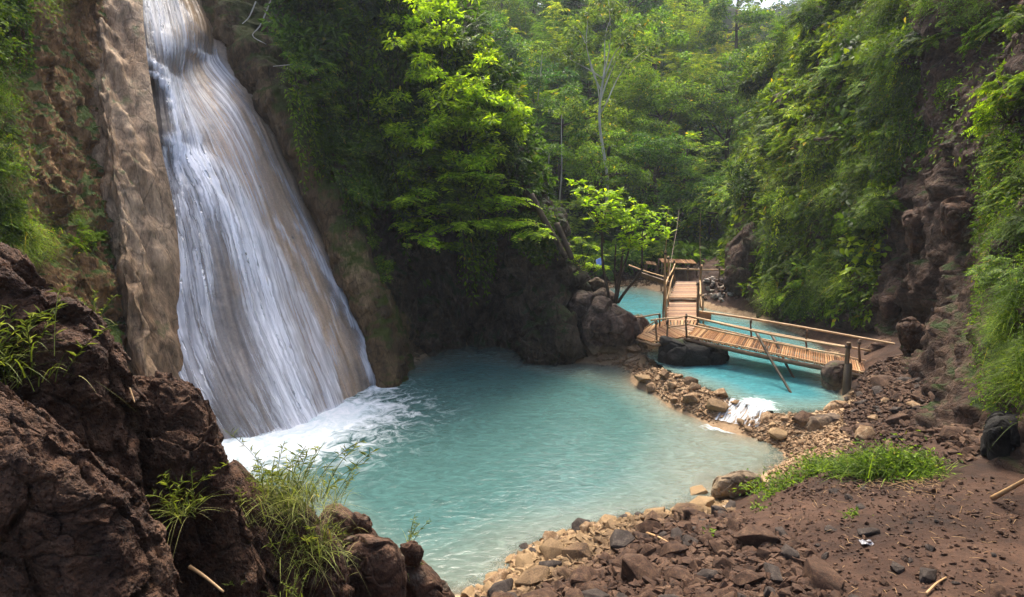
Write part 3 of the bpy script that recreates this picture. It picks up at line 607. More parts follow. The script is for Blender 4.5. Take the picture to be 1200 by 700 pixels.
for out, l_ in (([(318, 640), (340, 622), (368, 630), (380, 660), (350, 685), (322, 672)], 'brown rock half buried in grass stems'), ([(470, 640), (485, 634), (496, 646), (490, 664), (472, 660)], 'fist sized brown rock beside the pool at bottom centre'), ([(415, 600), (432, 606), (436, 622), (420, 628), (410, 615)], 'round dark rock on the mound edge over the water')):
    boulder('rock', out, 5.6, .2, M['lava'], l_, 'rock', n=(60, 80), amp=(.08, .12, .04))
# promontory boulders
boulder('boulder', [(684, 372), (700, 352), (722, 358), (748, 380), (752, 402), (735, 418), (700, 420), (682, 400)], 17.6, .9, M['boulder'], 'large smooth brown boulder at the tip of the promontory beside the pool', n=(140, 170), amp=(.10, .17, .035))
boulder('boulder', [(664, 362), (672, 345), (690, 340), (704, 352), (706, 376), (692, 388), (670, 386)], 18.0, .7, M['boulder'], 'rounded brown boulder leaning against dark cliff left of the big one', n=(120, 150), amp=(.10, .16, .035))
boulder('boulder', [(606, 402), (628, 372), (652, 350), (674, 368), (684, 400), (692, 424), (655, 434), (612, 426)], 17.6, 1.0, M['cliff_dark'], 'dark rock shoulder meeting the water under the promontory', n=(140, 170), amp=(.13, .22, .05))
boulder('boulder', [(735, 375), (752, 368), (762, 382), (756, 398), (738, 400)], 18.4, .5, M['boulder'], 'brown boulder squeezed between the promontory and the bridge landing', n=(80, 100), amp=(.08, .1, .02))
boulder('boulder', [(690, 348), (705, 338), (722, 345), (722, 362), (700, 366)], 18.8, .5, M['boulder'], 'small brown boulder at the roots of the leafy pool tree', n=(80, 100), amp=(.08, .1, .02))
for out, Y_, l_ in (([(668, 338), (676, 330), (688, 332), (690, 344), (674, 347)], 18.9, 'small tan rock on top of the promontory, left one'), ([(690, 330), (700, 326), (710, 332), (708, 343), (694, 343)], 19.1, 'small tan rock on top of the promontory, right one'), ([(676, 350), (686, 346), (694, 352), (690, 362), (678, 362)], 18.5, 'small tan rock wedged between promontory boulders')):
    boulder('rock', out, Y_, .2, M['boulder'], l_, 'rock', n=(50, 60), amp=(.08, .14, .03))
# black rock carrying the deck
boulder('boulder', [(775, 395), (800, 398), (840, 404), (856, 418), (850, 434), (815, 442), (785, 440), (770, 425)], 16.3, .8, M['black'], 'black boulder under the bamboo landing holding up the bridge', n=(120, 150), amp=(.08, .12, .02))
boulder('boulder', [(962, 436), (974, 424), (994, 426), (1000, 450), (990, 472), (968, 468)], 14.1, .6, M['boulder'], 'dark boulder beneath the right end of the bridge', n=(90, 110), amp=(.08, .12, .02))
boulder('boulder', [(940, 500), (950, 487), (975, 486), (1000, 494), (1005, 510), (985, 520), (955, 526), (944, 518)], 11.6, .4, M['boulder'], 'flat topped brown boulder where cascade stones meet the bank', n=(100, 130), amp=(.05, .12, .02))
boulder('boulder', [(964, 480), (975, 470), (992, 471), (998, 482), (988, 492), (968, 491)], 12.4, .3, M['tan_stone'], 'rounded tan boulder at the foot of the bridge post', n=(80, 100), amp=(.05, .08, .02))
boulder('boulder', [(832, 574), (842, 560), (868, 552), (890, 558), (892, 572), (862, 584), (836, 586)], 9.3, .3, M['boulder'], 'low brown boulder at the water edge below the green weeds', n=(100, 120), amp=(.05, .12, .02))
boulder('boulder', [(1031, 432), (1045, 425), (1060, 434), (1058, 448), (1036, 449)], 13.6, .35, M['lava'], 'rounded brown boulder at the end of the ramp', n=(80, 100), amp=(.05, .10, .02))
boulder('boulder', [(1010, 424), (1020, 402), (1042, 398), (1060, 410), (1056, 430), (1036, 432)], 15.0, .5, M['lava'], 'split brown slab behind the ramp railing end', n=(100, 120), amp=(.05, .16, .02))
boulder('boulder', [(1050, 380), (1068, 372), (1085, 385), (1085, 412), (1062, 416)], 13.4, .5, M['lava'], 'brown boulder resting on the scree above the ramp end', on=right, n=(80, 100), amp=(.06, .16, .02))
boulder('boulder', [(1030, 352), (1038, 346), (1056, 348), (1058, 372), (1036, 376)], 14.3, .5, M['lava'], 'square brown block sticking out of the right cliff', on=right, n=(80, 100), amp=(.04, .10, .02))
boulder('boulder', [(1152, 500), (1168, 484), (1215, 488), (1225, 548), (1185, 556), (1156, 545)], 7.6, .5, M['black'], 'black wet boulder at the right edge under hanging weeds', n=(110, 130), amp=(.06, .12, .02))
boulder('boulder', [(1058, 255), (1075, 245), (1092, 262), (1090, 290), (1068, 295)], 12.5, .5, M['lava'], 'dark brown rock knob high on the right cliff', on=right, n=(80, 100), amp=(.08, .18, .03))
boulder('boulder', [(1105, 240), (1130, 232), (1155, 245), (1160, 275), (1130, 290), (1105, 275)], 11, .5, M['lava'], 'wide rough brown rock bulging from the bare cliff strip', on=right, n=(80, 100), amp=(.08, .18, .03))
boulder('boulder', [(850, 330), (856, 290), (884, 262), (905, 300), (908, 365), (890, 384), (872, 376), (862, 355)], 23.8, 1.3, M['cliff_right'], 'tall grey brown rock face beside the pale stone pile', n=(110, 130), amp=(.12, .16, .05))
print('boulders', time.time() - T0)

# ------------------------------------------------------------------ loose stones
def stone_mesh(seed, flat=1., mat=None, npts=16):
    r = np.random.default_rng(seed); bm = bmesh.new()
    P = r.normal(size=(npts, 3)); P /= np.linalg.norm(P, axis=1)[:, None]; P *= r.uniform(.75, 1.05, npts)[:, None]; P *= np.array([1, r.uniform(.6, .9), r.uniform(.45, .75) * flat])
    for p in P: bm.verts.new(p)
    bmesh.ops.convex_hull(bm, input=bm.verts); bm.verts.ensure_lookup_table()
    for v in [v for v in bm.verts if not v.link_faces]: bm.verts.remove(v)
    bmesh.ops.bevel(bm, geom=list(bm.edges), offset=.022, segments=1, affect='EDGES')
    bmesh.ops.triangulate(bm, faces=bm.faces); bmesh.ops.subdivide_edges(bm, edges=bm.edges, cuts=2)
    V = np.array([v.co[:] for v in bm.verts]); d = .06 * fbm(V * 1.7 + seed, 3) + .05 * fbm(V * 5 + seed, 3, .6)
    for v, k in zip(bm.verts, d): v.co = v.co * (1 + k)
    me = bpy.data.meshes.new('stone'); bm.to_mesh(me); bm.free()
    for p in me.polygons: p.use_smooth = True
    me.set_sharp_from_angle(angle=math.radians(32)); me.materials.append(mat); return me
SM = {k: [stone_mesh(50 + i + 20 * j, 1., M[k]) for i in range(6)] for j, k in enumerate(['brown_stone', 'tan_stone', 'grey_stone', 'pale_stone'])}
def simple_hull(seed):
    r = np.random.default_rng(seed); bm = bmesh.new(); P = r.normal(size=(11, 3)); P /= np.linalg.norm(P, axis=1)[:, None]; P *= np.array([1, .8, .6])
    for p in P: bm.verts.new(p)
    bmesh.ops.convex_hull(bm, input=bm.verts)
    for v in [v for v in bm.verts if not v.link_faces]: bm.verts.remove(v)
    bmesh.ops.triangulate(bm, faces=bm.faces); bm.verts.index_update(); V = np.array([v.co[:] for v in bm.verts]); T = np.array([[v.index for v in f.verts] for f in bm.faces]); bm.free(); return V, T
HU = [simple_hull(i) for i in range(8)]
def rotm(n):
    q = rng.normal(size=(n, 4)); q /= np.linalg.norm(q, axis=1)[:, None]; w, x, y, z = q.T
    return np.stack([1 - 2 * (y * y + z * z), 2 * (x * y - z * w), 2 * (x * z + y * w), 2 * (x * y + z * w), 1 - 2 * (x * x + z * z), 2 * (y * z - x * w), 2 * (x * z - y * w), 2 * (y * z + x * w), 1 - 2 * (x * x + y * y)], 1).reshape(n, 3, 3)
def rubble(name, P, sz, mat, label):
    g = Geo(); idx = rng.integers(0, len(HU), len(P)); Rm = rotm(len(P))
    for k, (V, T) in enumerate(HU):
        m = idx == k
        if not m.any(): continue
        VV = np.einsum('nij,vj->nvi', Rm[m], V) * sz[m][:, None, None]; VV[:, :, 2] *= .75; VV += P[m][:, None]
        g.add(VV, T=(T[None] + (np.arange(m.sum()) * len(V))[:, None, None]))
    me = g.mesh(name, mat, smooth=False); o = link(name, me); tag(o, label, kind='stuff'); return o
def scatter_px(poly, n, z0=0):
    """random ground points seen inside a photo-space polygon, even per ground area"""
    P = np.array(poly, float); lo, hi = P.min(0), P.max(0); q = rng.uniform(lo, hi, (n * 14 + 200, 2)); q = q[pip(q[:, 0], q[:, 1], P)]; h = hit(q[:, 0], q[:, 1]); h = h[~np.isnan(h[:, 0])]
    w = h[:, 1] ** 2.2; w = w / w.sum(); k = rng.choice(len(h), min(n, len(h)), replace=False, p=w); return h[k][:, :2]
def place_stones(poly, n, z0, s0, s1, kinds, label, group, sink=.25, mn=.0):
    q = scatter_px(poly, n * 3, z0); pts = []; sz = s0 * (s1 / s0) ** (rng.random(len(q)) ** 1.6)
    for p, s_ in zip(q, sz):
        if all(math.hypot(p[0] - a, p[1] - b) > .75 * (s_ + c) for a, b, c in pts): pts.append((p[0], p[1], s_))
        if len(pts) >= n: break
    pts = np.array(pts); h = H(pts[:, 0], pts[:, 1])
    for (x, y, s_), z in zip(pts, h):
        k = random.choice(kinds); o = link('stone', random.choice(SM[k]), None, (x, y, z + s_ * (.55 - sink * 1.4))); o.scale = (s_ * random.uniform(.85, 1.2), s_, s_ * random.uniform(.75, 1.1))
        o.rotation_euler = (random.uniform(-.5, .5), random.uniform(-.5, .5), random.uniform(0, 6.28)); tag(o, label[k] if isinstance(label, dict) else label, 'stone', group)
shore_poly = [(548, 700), (575, 668), (620, 640), (660, 618), (720, 598), (790, 583), (840, 580), (860, 600), (870, 620), (940, 640), (985, 700), (760, 740), (600, 740)]
place_stones(shore_poly, 160, .5, .11, .33, ['brown_stone', 'brown_stone', 'grey_stone', 'brown_stone'], {'brown_stone': 'angular reddish brown stone in the heap along the near shore', 'grey_stone': 'angular dark brown stone in the heap along the near shore'}, 'loose stones along the near shore')
edge_poly = [(540, 700), (560, 672), (600, 645), (650, 622), (710, 600), (720, 610), (665, 635), (620, 660), (590, 700)]
place_stones(edge_poly, 34, .1, .10, .24, ['tan_stone', 'brown_stone', 'tan_stone'], {'tan_stone': 'ochre stained stone at the near water edge', 'brown_stone': 'wet brown stone at the near water edge'}, 'stones at the near water edge')
cause_poly = [(732, 404), (752, 402), (790, 434), (835, 450), (866, 464), (862, 480), (850, 490), (838, 498), (800, 482), (765, 462), (738, 435)]
place_stones(cause_poly, 52, .3, .15, .46, ['tan_stone', 'tan_stone', 'brown_stone'], {'tan_stone': 'pale tan stone in the low causeway between the pools', 'brown_stone': 'brown stone in the low causeway between the pools'}, 'causeway stones')
cause2 = [(868, 494), (905, 487), (940, 492), (948, 515), (930, 528), (895, 520), (866, 506)]
place_stones(cause2, 28, .2, .10, .26, ['tan_stone', 'brown_stone', 'tan_stone'], {'tan_stone': 'tan stone right of the little cascade', 'brown_stone': 'brown stone right of the little cascade'}, 'stones beside the cascade')
scree = [(990, 470), (1010, 455), (1060, 445), (1110, 425), (1150, 440), (1140, 480), (1090, 520), (1040, 540), (1000, 520), (985, 500)]
place_stones(scree, 64, .9, .10, .36, ['brown_stone', 'brown_stone', 'tan_stone', 'grey_stone'], {'brown_stone': 'brown stone on the scree below the right cliff', 'tan_stone': 'tan stone on the scree below the right cliff', 'grey_stone': 'dark stone on the scree below the right cliff'}, 'scree stones below the right cliff')
dirt = [(900, 640), (950, 580), (1060, 560), (1180, 570), (1200, 690), (1000, 740)]
place_stones(dirt, 26, 1.4, .04, .11, ['brown_stone', 'grey_stone'], {'brown_stone': 'small reddish stone lying on the bare dirt path', 'grey_stone': 'small dark stone lying on the bare dirt path'}, 'stones on the dirt path', .32)
# two larger ones on the dirt
for px_, py_, s_, l_ in ((1018, 628, .13, 'largest dark stone lying on the dirt path'), (1010, 598, .09, 'grey stone behind the largest dark stone on the path'), (976, 578, .10, 'brown stone just below the green weeds'), (915, 628, .13, 'squarish brown stone at the rim of the stone heap'), (1068, 608, .08, 'flat reddish stone on the open dirt'), (1085, 678, .14, 'grey stone at the bottom edge of the dirt path'), (1050, 668, .1, 'low brown stone near the bottom of the dirt path')):
    P = G1p(px_, py_); z = P[2]; o = link('stone', random.choice(SM['grey_stone'][:3] + SM['brown_stone'][:3]), None, (P[0], P[1], z + s_ * .25)); o.scale = (s_ * 1.1, s_, s_ * .8); o.rotation_euler = (0, 0, random.random() * 6); tag(o, l_, 'stone')
# pale pile
def pile(poly, n, s0, s1):
    q = scatter_px(poly, n, .9); h = H(q[:, 0], q[:, 1]); c = q.mean(0)
    for (x, y), z in zip(q, h):
        s_ = random.uniform(s0, s1); o = link('stone', random.choice(SM['pale_stone'] if random.random() < .6 else SM['brown_stone']), None, (x, y, z + s_ * .2 + max(0, .35 - .3 * math.hypot(x - c[0], y - c[1])) * random.random())); o.scale = (s_, s_, s_ * .8); o.rotation_euler = (random.random(), random.random(), random.random() * 6)
        tag(o, 'stone in the pale heap behind the bamboo walkway', 'stone', 'pale stone heap')
pile([(826, 330), (860, 330), (864, 350), (848, 356), (826, 352)], 50, .10, .19)
def rub(poly, n, z0, s0, s1, mat, name, label):
    q = scatter_px(poly, n, z0); sz = s0 * (s1 / s0) ** (rng.random(n) ** 2); h = H(q[:, 0], q[:, 1]); rubble(name, np.stack([q[:, 0], q[:, 1], h + sz * .2], 1), sz, mat, label)
rub(shore_poly, 8500, .5, .02, .12, M['brown_stone'], 'gravel', 'broken reddish gravel filling the near shore heap')
rub([(860, 600), (900, 585), (1060, 555), (1190, 565), (1200, 740), (900, 740), (900, 640), (850, 640)], 2600, 1.3, .008, .045, M['brown_stone'], 'gravel', 'fine pebbles scattered over the dirt path')
rub(edge_poly, 2600, .1, .02, .1, M['tan_stone'], 'gravel', 'ochre gravel at the near water edge')
rub([(905, 480), (945, 478), (985, 478), (990, 500), (945, 530), (915, 540), (895, 520)], 1400, .2, .02, .08, M['tan_stone'], 'gravel', 'tan gravel between the cascade and the bank')
rub(cause_poly, 2400, .3, .02, .09, M['tan_stone'], 'gravel', 'tan gravel between the causeway stones')
rub(cause2, 900, .25, .02, .07, M['tan_stone'], 'gravel', 'tan gravel beside the cascade')
rub(scree, 3800, .9, .015, .09, M['brown_stone'], 'gravel', 'brown gravel on the scree below the right cliff')
rub([(985, 540), (1000, 500), (1060, 520), (1130, 540), (1100, 560), (940, 590), (900, 570), (930, 540)], 1500, .9, .012, .06, M['brown_stone'], 'gravel', 'brown gravel behind the green weeds')
rub([(655, 370), (720, 355), (740, 350), (745, 335), (700, 330)], 500, 1.2, .03, .12, M['boulder'], 'gravel', 'brown rubble between the promontory boulders')
rub([(680, 345), (700, 322), (770, 316), (790, 326), (775, 335), (720, 338)], 900, .9, .04, .14, M['brown_stone'], 'gravel', 'brown shingle on the far bank of the river pool')
rub([(895, 535), (930, 518), (985, 500), (1005, 520), (960, 548), (900, 565)], 1200, .2, .02, .09, M['tan_stone'], 'gravel', 'tan gravel at the bank corner')
rub([(1005, 440), (1035, 424), (1062, 440), (1045, 472), (1005, 474)], 1500, .9, .02, .11, M['brown_stone'], 'gravel', 'brown gravel at the end of the ramp')
rub([(695, 412), (738, 404), (765, 446), (738, 438), (700, 430)], 700, .0, .03, .14, M['tan_stone'], 'gravel', 'pale drowned gravel left of the causeway')
rub([(1035, 425), (1075, 410), (1140, 430), (1165, 520), (1130, 545), (1080, 500), (1040, 460)], 4200, .9, .02, .13, M['brown_stone'], 'gravel', 'coarse brown scree under the right cliff')
place_stones([(1040, 425), (1080, 412), (1140, 430), (1160, 500), (1130, 530), (1060, 470)], 26, .9, .12, .34, ['brown_stone', 'grey_stone'], {'brown_stone': 'brown rock lying directly under the bare cliff strip', 'grey_stone': 'dark rock lying directly under the bare cliff strip'}, 'rocks under the bare cliff strip')
# cascade between the pools
def cascade():
    a = [Z(862, 461, UZ + .02), Z(876, 467, UZ + .02), Z(892, 473, UZ + .02), Z(908, 479, UZ + .02)]; c = [Z(832, 494, .03), Z(850, 499, .03), Z(870, 504, .03), Z(888, 508, .03)]
    rows = []
    for k in np.linspace(0, 1, 7):
        rows.append([p * (1 - k) + q * k + np.array([0, 0, .10 * math.sin(k * math.pi) - .04 * math.sin(k * 12)]) for p, q in zip(a, c)])
    sh = Sheet(rows, 70, 80, lambda P, u, t: .05 * fbm(P * 3, 4))
    sh.P[:, :, 2] = np.maximum(sh.P[:, :, 2], H(sh.P[:, :, 0], sh.P[:, :, 1]) + .035)
    g = Geo(); u, t = sh.u.ravel(), sh.t.ravel(); g.add(sh.P.reshape(-1, 3), Q=gridq(70, 80), a=np.sin(np.pi * np.clip(u, 0, 1)) ** .5 * np.minimum(1, t * 4) * (1 - .4 * t))
    b = MB('cascade_water'); n = b.noise(b.coord('UV', (14, 2.5, 1)), 1., 6, .65, .6); d = b.attr('flow'); al = b.math('ADD', b.math('MULTIPLY', d, .62), b.math('MULTIPLY', b.math('SUBTRACT', n, .5), 3.8)); al = b.math('MULTIPLY', al, b.ramp(d, [(.05, 0.), (.4, 1.)])); al = b.math('MINIMUM', b.math('MAXIMUM', al, 0.), .93)
    m = b.done(b.prin((.66, .72, .76), .5, b.bump(n, .8, .06), .2, Alpha=al))
    o = link('cascade', g.mesh('cascade', m, attr='flow', uv=np.stack([u, 1 - t], 1))); tag(o, 'short white cascade spilling between the causeway stones', 'cascade')
cascade()
print('stones', time.time() - T0)

# ------------------------------------------------------------------ bridge
def part(name, g, mat, parent, label=None, **k):
    me = g.mesh(name, mat, **k); o = link(name, me, parent); o.matrix_parent_inverse = Matrix.Translation(-parent.location)
    if label: o['label'] = label
    return o
def deck_geo(A, B, C_, D, n, th=.03, over=.04):
    """slats laid across: A-B near edge, D-C far edge"""
    g = Geo(); A, B, C_, D = [np.asarray(q, float) for q in (A, B, C_, D)]
    for i in range(n):
        t0 = (i + random.uniform(.05, .16)) / n; t1 = (i + random.uniform(.8, .92)) / n
        e0 = random.uniform(-over, over); e1 = random.uniform(-over, over); z = random.uniform(-.006, .006)
        p = [A + (B - A) * t0, A + (B - A) * t1, D + (C_ - D) * t1, D + (C_ - D) * t0]; ac = (D - A) / np.linalg.norm(D - A)
        p[0] = p[0] + ac * e0; p[1] = p[1] + ac * e0; p[2] = p[2] + ac * e1; p[3] = p[3] + ac * e1
        m0 = (p[0] + p[1]) / 2; m1 = (p[2] + p[3]) / 2; up = np.array([0, 0, 1.])
        V = [p[0], m0 + up * .012, p[1], p[2], m1 + up * .012, p[3]]; V = [v + up * z for v in V]; V += [v - up * th for v in V]
        g.add(V, Q=[[0, 1, 4, 5], [1, 2, 3, 4], [11, 10, 7, 6], [10, 9, 8, 7], [0, 6, 7, 1], [1, 7, 8, 2], [3, 9, 10, 4], [4, 10, 11, 5], [2, 8, 9, 3], [5, 11, 6, 0]])
    return g
crN, crF = W(804, 394.5, 16.2), W(818, 381, 17.45); enN, enF = W(1029, 441, 13.3), W(1023, 427, 14.2)
bridge = empty('bamboo_bridge', (crN + enN) / 2 - np.array([0, 0, .5])); tag(bridge, 'bamboo footbridge ramp with slatted deck crossing to the right bank', 'footbridge')
part('deck', deck_geo(crN, enN, enF, crF, 84), M['slat'], bridge, smooth=False)
down = np.array([0, 0, -.085])
for e0, e1 in ((crN, enN), (crF, enF), ((crN + crF) / 2, (enN + enF) / 2)):
    v = (e1 - e0) / np.linalg.norm(e1 - e0); part('beam', bamboo(e0 + down - v * .1, e1 + down + v * (.3 if e0 is crN else .1), .055, taper=1.), M['bamboo_dark'], bridge)
part('edge_strip', bamboo(crF + [0, 0, .03], enF + [0, 0, .03], .018), M['bamboo'], bridge); part('edge_strip', bamboo(crN + [0, 0, .03], enN + [0, 0, .03], .018), M['bamboo'], bridge)
part('end_slat', bamboo(enF + [0, 0, .04], enN + [0, 0, .04], .03), M['bamboo'], bridge)
# near handrail, posts
rn0, rn1 = W(804, 370.5, 16.2), W(993, 407.5, 13.35)
part('handrail', bamboo(rn0, rn1 + (rn1 - rn0) * .01, .03, bend=-.03), M['bamboo'], bridge)
part('handrail', bamboo(W(804, 379.7, 16.25), W(992, 416, 13.4), .022, bend=-.05), M['bamboo'], bridge)
rf0, rf1 = W(819, 365, 17.4), W(1048, 402.5, 13.9)
part('handrail', bamboo(rf0, rf1, .032, bend=.02), M['bamboo'], bridge); part('handrail', bamboo(W(819, 374, 17.4), W(1021, 412, 14.2), .028), M['bamboo'], bridge)
def post(px_, y0, y1, Y, r, mat='bamboo_dark', parent=bridge, name='post', dx=0.):
    o = part(name, bamboo(W(px_ + dx, y1, Y), W(px_, y0, Y), r, node=.25), M[mat], parent)
    a, b_ = W(px_, y0, Y), W(px_, y1, Y); v = (b_ - a) / np.linalg.norm(b_ - a); g = Geo(); th = np.linspace(0, 31.4, 60); ex = np.array([1, 0, 0]); ey = np.array([0, 1, 0]); g_ = a + v * .05 + v * (th / 31.4 * .06)[:, None] + (r + .006) * (np.cos(th)[:, None] * ex + np.sin(th)[:, None] * ey); tube(g, g_, .006, 4); lo_ = link('lashing', g.mesh('lashing', M['rope']), o); lo_.matrix_parent_inverse = (Matrix.Translation(-parent.location)).inverted() @ Matrix.Translation(-parent.location); return o
p_ = post(994, 402, 474, 13.3, .06, dx=-3); g = Geo(); tube(g, [W(994, 426, 13.3), W(991.5, 470, 13.3), W(991, 478, 13.3)], [.08, .095, .1], 12)
part('post_sleeve', g, M['bamboo_old'], bridge)
post(804, 368, 396, 16.2, .028); post(1007, 398, 424, 14.3, .03); post(880, 373.5, 399, 16.2, .024); post(945, 386, 414, 15.2, .024)
# props into the water
for (a, b_, Ya, Yb) in (((885.5, 389), (930, 468), 15.0, 13.4), ((904, 393), (937, 455), 15.6, 14.4)):
    part('prop', bamboo(W(*a, Ya), W(*b_, Yb), .035), M['bamboo_old'], bridge)
# short bamboos under the landing
for a, b_ in (((1002, 446), (1003, 459)), ((1010, 446), (1012, 459))): part('packing_pole', bamboo(W(*a, 13.9), W(*b_, 13.1), .055), M['bamboo'], bridge)
part('packing_pole', bamboo(W(995, 461, 12.95), W(1018, 458, 13.05), .03), M['bamboo'], bridge)

# landing platform on the black rock
land = empty('bamboo_landing', W(780, 400, 16.6) - np.array([0, 0, .3])); tag(land, 'small bamboo landing on the black boulder where ramp and walkway join', 'platform')
l0, l1, l2, l3 = W(746, 395, 16.7), crN.copy(), crF.copy(), W(757, 384, 18.0)
k_ = W(764, 401, 16.0)
part('deck', deck_geo(k_, crN - [.03, 0, 0], W(780, 381, 17.6), l0, 16), M['slat'], land, smooth=False)
part('deck', deck_geo(l0, W(780, 381, 17.6), W(782, 374.5, 18.3), l3, 12), M['slat'], land, smooth=False)
part('deck', deck_geo(W(783, 381.5, 17.5), crF - [.03, 0, 0] + (crN - crF) * .15, W(817.5, 376, 18.1), W(782, 376, 18.1), 9), M['slat'], land, smooth=False)
dz_ = np.array([0, 0, -.008])
part('deck', deck_geo(crN + dz_, crF + dz_, W(783, 380.5, 17.55) + dz_, W(779, 382.5, 17.45) + dz_, 12), M['slat'], land, smooth=False)
part('beam', bamboo(k_ + down, crN + down, .05), M['bamboo_dark'], land); part('beam', bamboo(l0 + down, k_ + down, .05), M['bamboo_dark'], land)
part('handrail', bamboo(W(762, 376, 16.2), rn0, .024), M['bamboo'], land); part('handrail', bamboo(W(782, 384.5, 16.25), W(804, 379.7, 16.25), .02), M['bamboo'], land)
part('handrail', bamboo(W(728, 373.5, 17.6), W(774, 368.5, 17.6), .026), M['bamboo'], land)
part('handrail', bamboo(W(755, 386, 17.2), W(768, 376, 17.0), .018), M['bamboo'], land)
for q in ((769, 375, 403, 16.15), (782, 374, 428, 16.1), (773, 367, 386, 17.6), (741, 375, 392, 17.4)): post(*q, .028, parent=land)
# walkway going back
walk = empty('bamboo_walkway', W(800, 365, 20.5) - np.array([0, 0, .5])); tag(walk, 'straight bamboo walkway with poles leading back to the huts', 'walkway')
a0, a1, a2, a3 = W(781.8, 376, 18.2), W(817, 376, 18.2), W(818, 353.7, 21.2), W(783.6, 353.7, 21.2)
part('deck', deck_geo(a0, a3, a2, a1, 34), M['slat'], walk, smooth=False)
b0, b1, b2, b3 = W(784.5, 349, 21.2), W(817, 349, 21.2), W(816, 330, 24.4), W(793, 330, 24.4)
part('deck', deck_geo(b0, b3, b2, b1, 34), M['slat'], walk, 'higher rear section of the walkway deck', smooth=False)
for e0, e1 in ((a0, a3), (a1, a2), (b0, b3), (b1, b2)): part('beam', bamboo(e0 + down, e1 + down, .05), M['bamboo_dark'], walk)
part('beam', bamboo(b0 + down, b1 + down, .05), M['bamboo_dark'], walk)
for q in ((779.5, 294, 388, 18.4, .04), (783, 300, 366, 20.6, .035), (790, 305, 340, 23.9, .035), (818, 330, 388, 18.3, .04), (821, 311, 360, 20.7, .04), (824, 345, 392, 18.3, .03), (821, 312, 345, 23.5, .035), (777.5, 340, 388, 18.6, .03)):
    post(*q, mat='bamboo_dark' if random.random() < .6 else 'bamboo', parent=walk)
part('handrail', bamboo(W(779, 336, 18.4), W(791, 309, 24), .03), M['bamboo'], walk); part('handrail', bamboo(W(820, 346, 18.3), W(822, 311, 23.8), .032), M['bamboo'], walk)
part('handrail', bamboo(W(781, 352, 18.4), W(789, 322, 24), .026), M['bamboo'], walk); part('handrail', bamboo(W(822, 360, 18.3), W(820, 324, 23.8), .028), M['bamboo'], walk)
for a, b_, Y_ in (((779.5, 296), (783, 246), 19), ((821, 330), (820.5, 250), 20.5)): part('flag_pole', bamboo(W(*a, Y_), W(*b_, Y_), .012, taper=.5), M['bamboo'], walk)
part('guy_pole', bamboo(W(784, 325, 19.5), W(796, 246, 24.5), .010, taper=.5), M['bamboo_dark'], walk)
def box(g, p0, p1, up, th, h):
    p0, p1 = np.asarray(p0), np.asarray(p1); v = (p1 - p0) / np.linalg.norm(p1 - p0); s_ = np.cross(v, [0, 0, 1.]); s_ /= np.linalg.norm(s_); V = []
    for p in (p0, p1):
        for a in (-1, 1):
            for c in (-1, 1): V.append(p + s_ * a * th / 2 + np.array([0, 0, 1.]) * c * h / 2)
    g.add(V, Q=[[0, 1, 3, 2], [4, 6, 7, 5], [0, 4, 5, 1], [2, 3, 7, 6], [0, 2, 6, 4], [1, 5, 7, 3]]); return g
part('board', box(Geo(), W(819, 370, 18.0), W(833, 371, 17.2), 0, .03, .22), M['bamboo_dark'], walk, 'short dark board nailed to the right rail', smooth=False)
part('side_plank', box(Geo(), W(752, 322, 20.5), W(784, 333, 19.3), 0, .05, .14), M['bamboo_dark'], walk, smooth=False)
part('side_rail', bamboo(W(737, 311, 22), W(781, 326, 19), .022), M['bamboo'], walk)
# rear table / benches
tb = empty('bamboo_table', W(795, 318, 27.5)); tag(tb, 'low bamboo table behind the walkway on the far bank', 'table')
t0, t1, t2, t3 = W(776, 307.5, 27), W(817, 309, 27), W(812, 304.5, 28.6), W(772, 303, 28.6)
part('table_top', deck_geo(t0, t1, t2, t3, 22), M['slat'], tb, smooth=False)
for q in (t0, t1, t2, t3): part('leg', bamboo(q - [0, 0, .02], [q[0], q[1], float(H(q[0], q[1])[0]) - .1], .035), M['bamboo_dark'], tb)
rl = empty('bamboo_railing', W(825, 330, 25.5)); tag(rl, 'horizontal bamboo railing behind the pale stone heap', 'railing')
part('handrail', bamboo(W(788, 315, 25.2), W(861, 317, 25.2), .035), M['bamboo'], rl); part('handrail', bamboo(W(826, 325, 25.2), W(860, 326, 25.2), .028), M['bamboo_dark'], rl)
for x in (806, 843, 858): post(x, 313, 334, 25.2, .035, parent=rl)
tb = empty('bamboo_bench', W(755, 316, 29)); tag(tb, 'small pale plank bench beyond the leafy pool tree', 'bench')
t0, t1, t2, t3 = W(758, 309, 28.5), W(770, 311, 28.5), W(768, 307, 29.6), W(756, 305.5, 29.6)
part('seat', deck_geo(t0, t1, t2, t3, 6), M['slat'], tb, smooth=False)
for q in (t0, t1, t2, t3): part('leg', bamboo(q - [0, 0, .02], [q[0], q[1], float(H(q[0], q[1])[0]) - .1], .035), M['bamboo_dark'], tb)
# blue tarp
b = MB('blue_tarp'); mt = b.done(b.prin((.01, .07, .26), .6, None, .4)); sh = Sheet([[W(698, 305, 27), W(702, 303, 27.2), W(706, 301, 27.5)], [W(699, 309, 26.8), W(703, 307, 27), W(707, 305, 27.2)], [W(697, 313, 26.6), W(703, 311, 26.8), W(708, 308, 27)]], 16, 16, lambda P, u, t: .04 * fbm(P * 3, 3))
o = link('tarp', sh.geo().mesh('tarp', mt)); m_ = o.modifiers.new('s', 'SOLIDIFY'); m_.thickness = .01; tag(o, 'scrap of bright blue tarp glimpsed behind the leafy tree', 'tarp')
print('bridge', time.time() - T0)

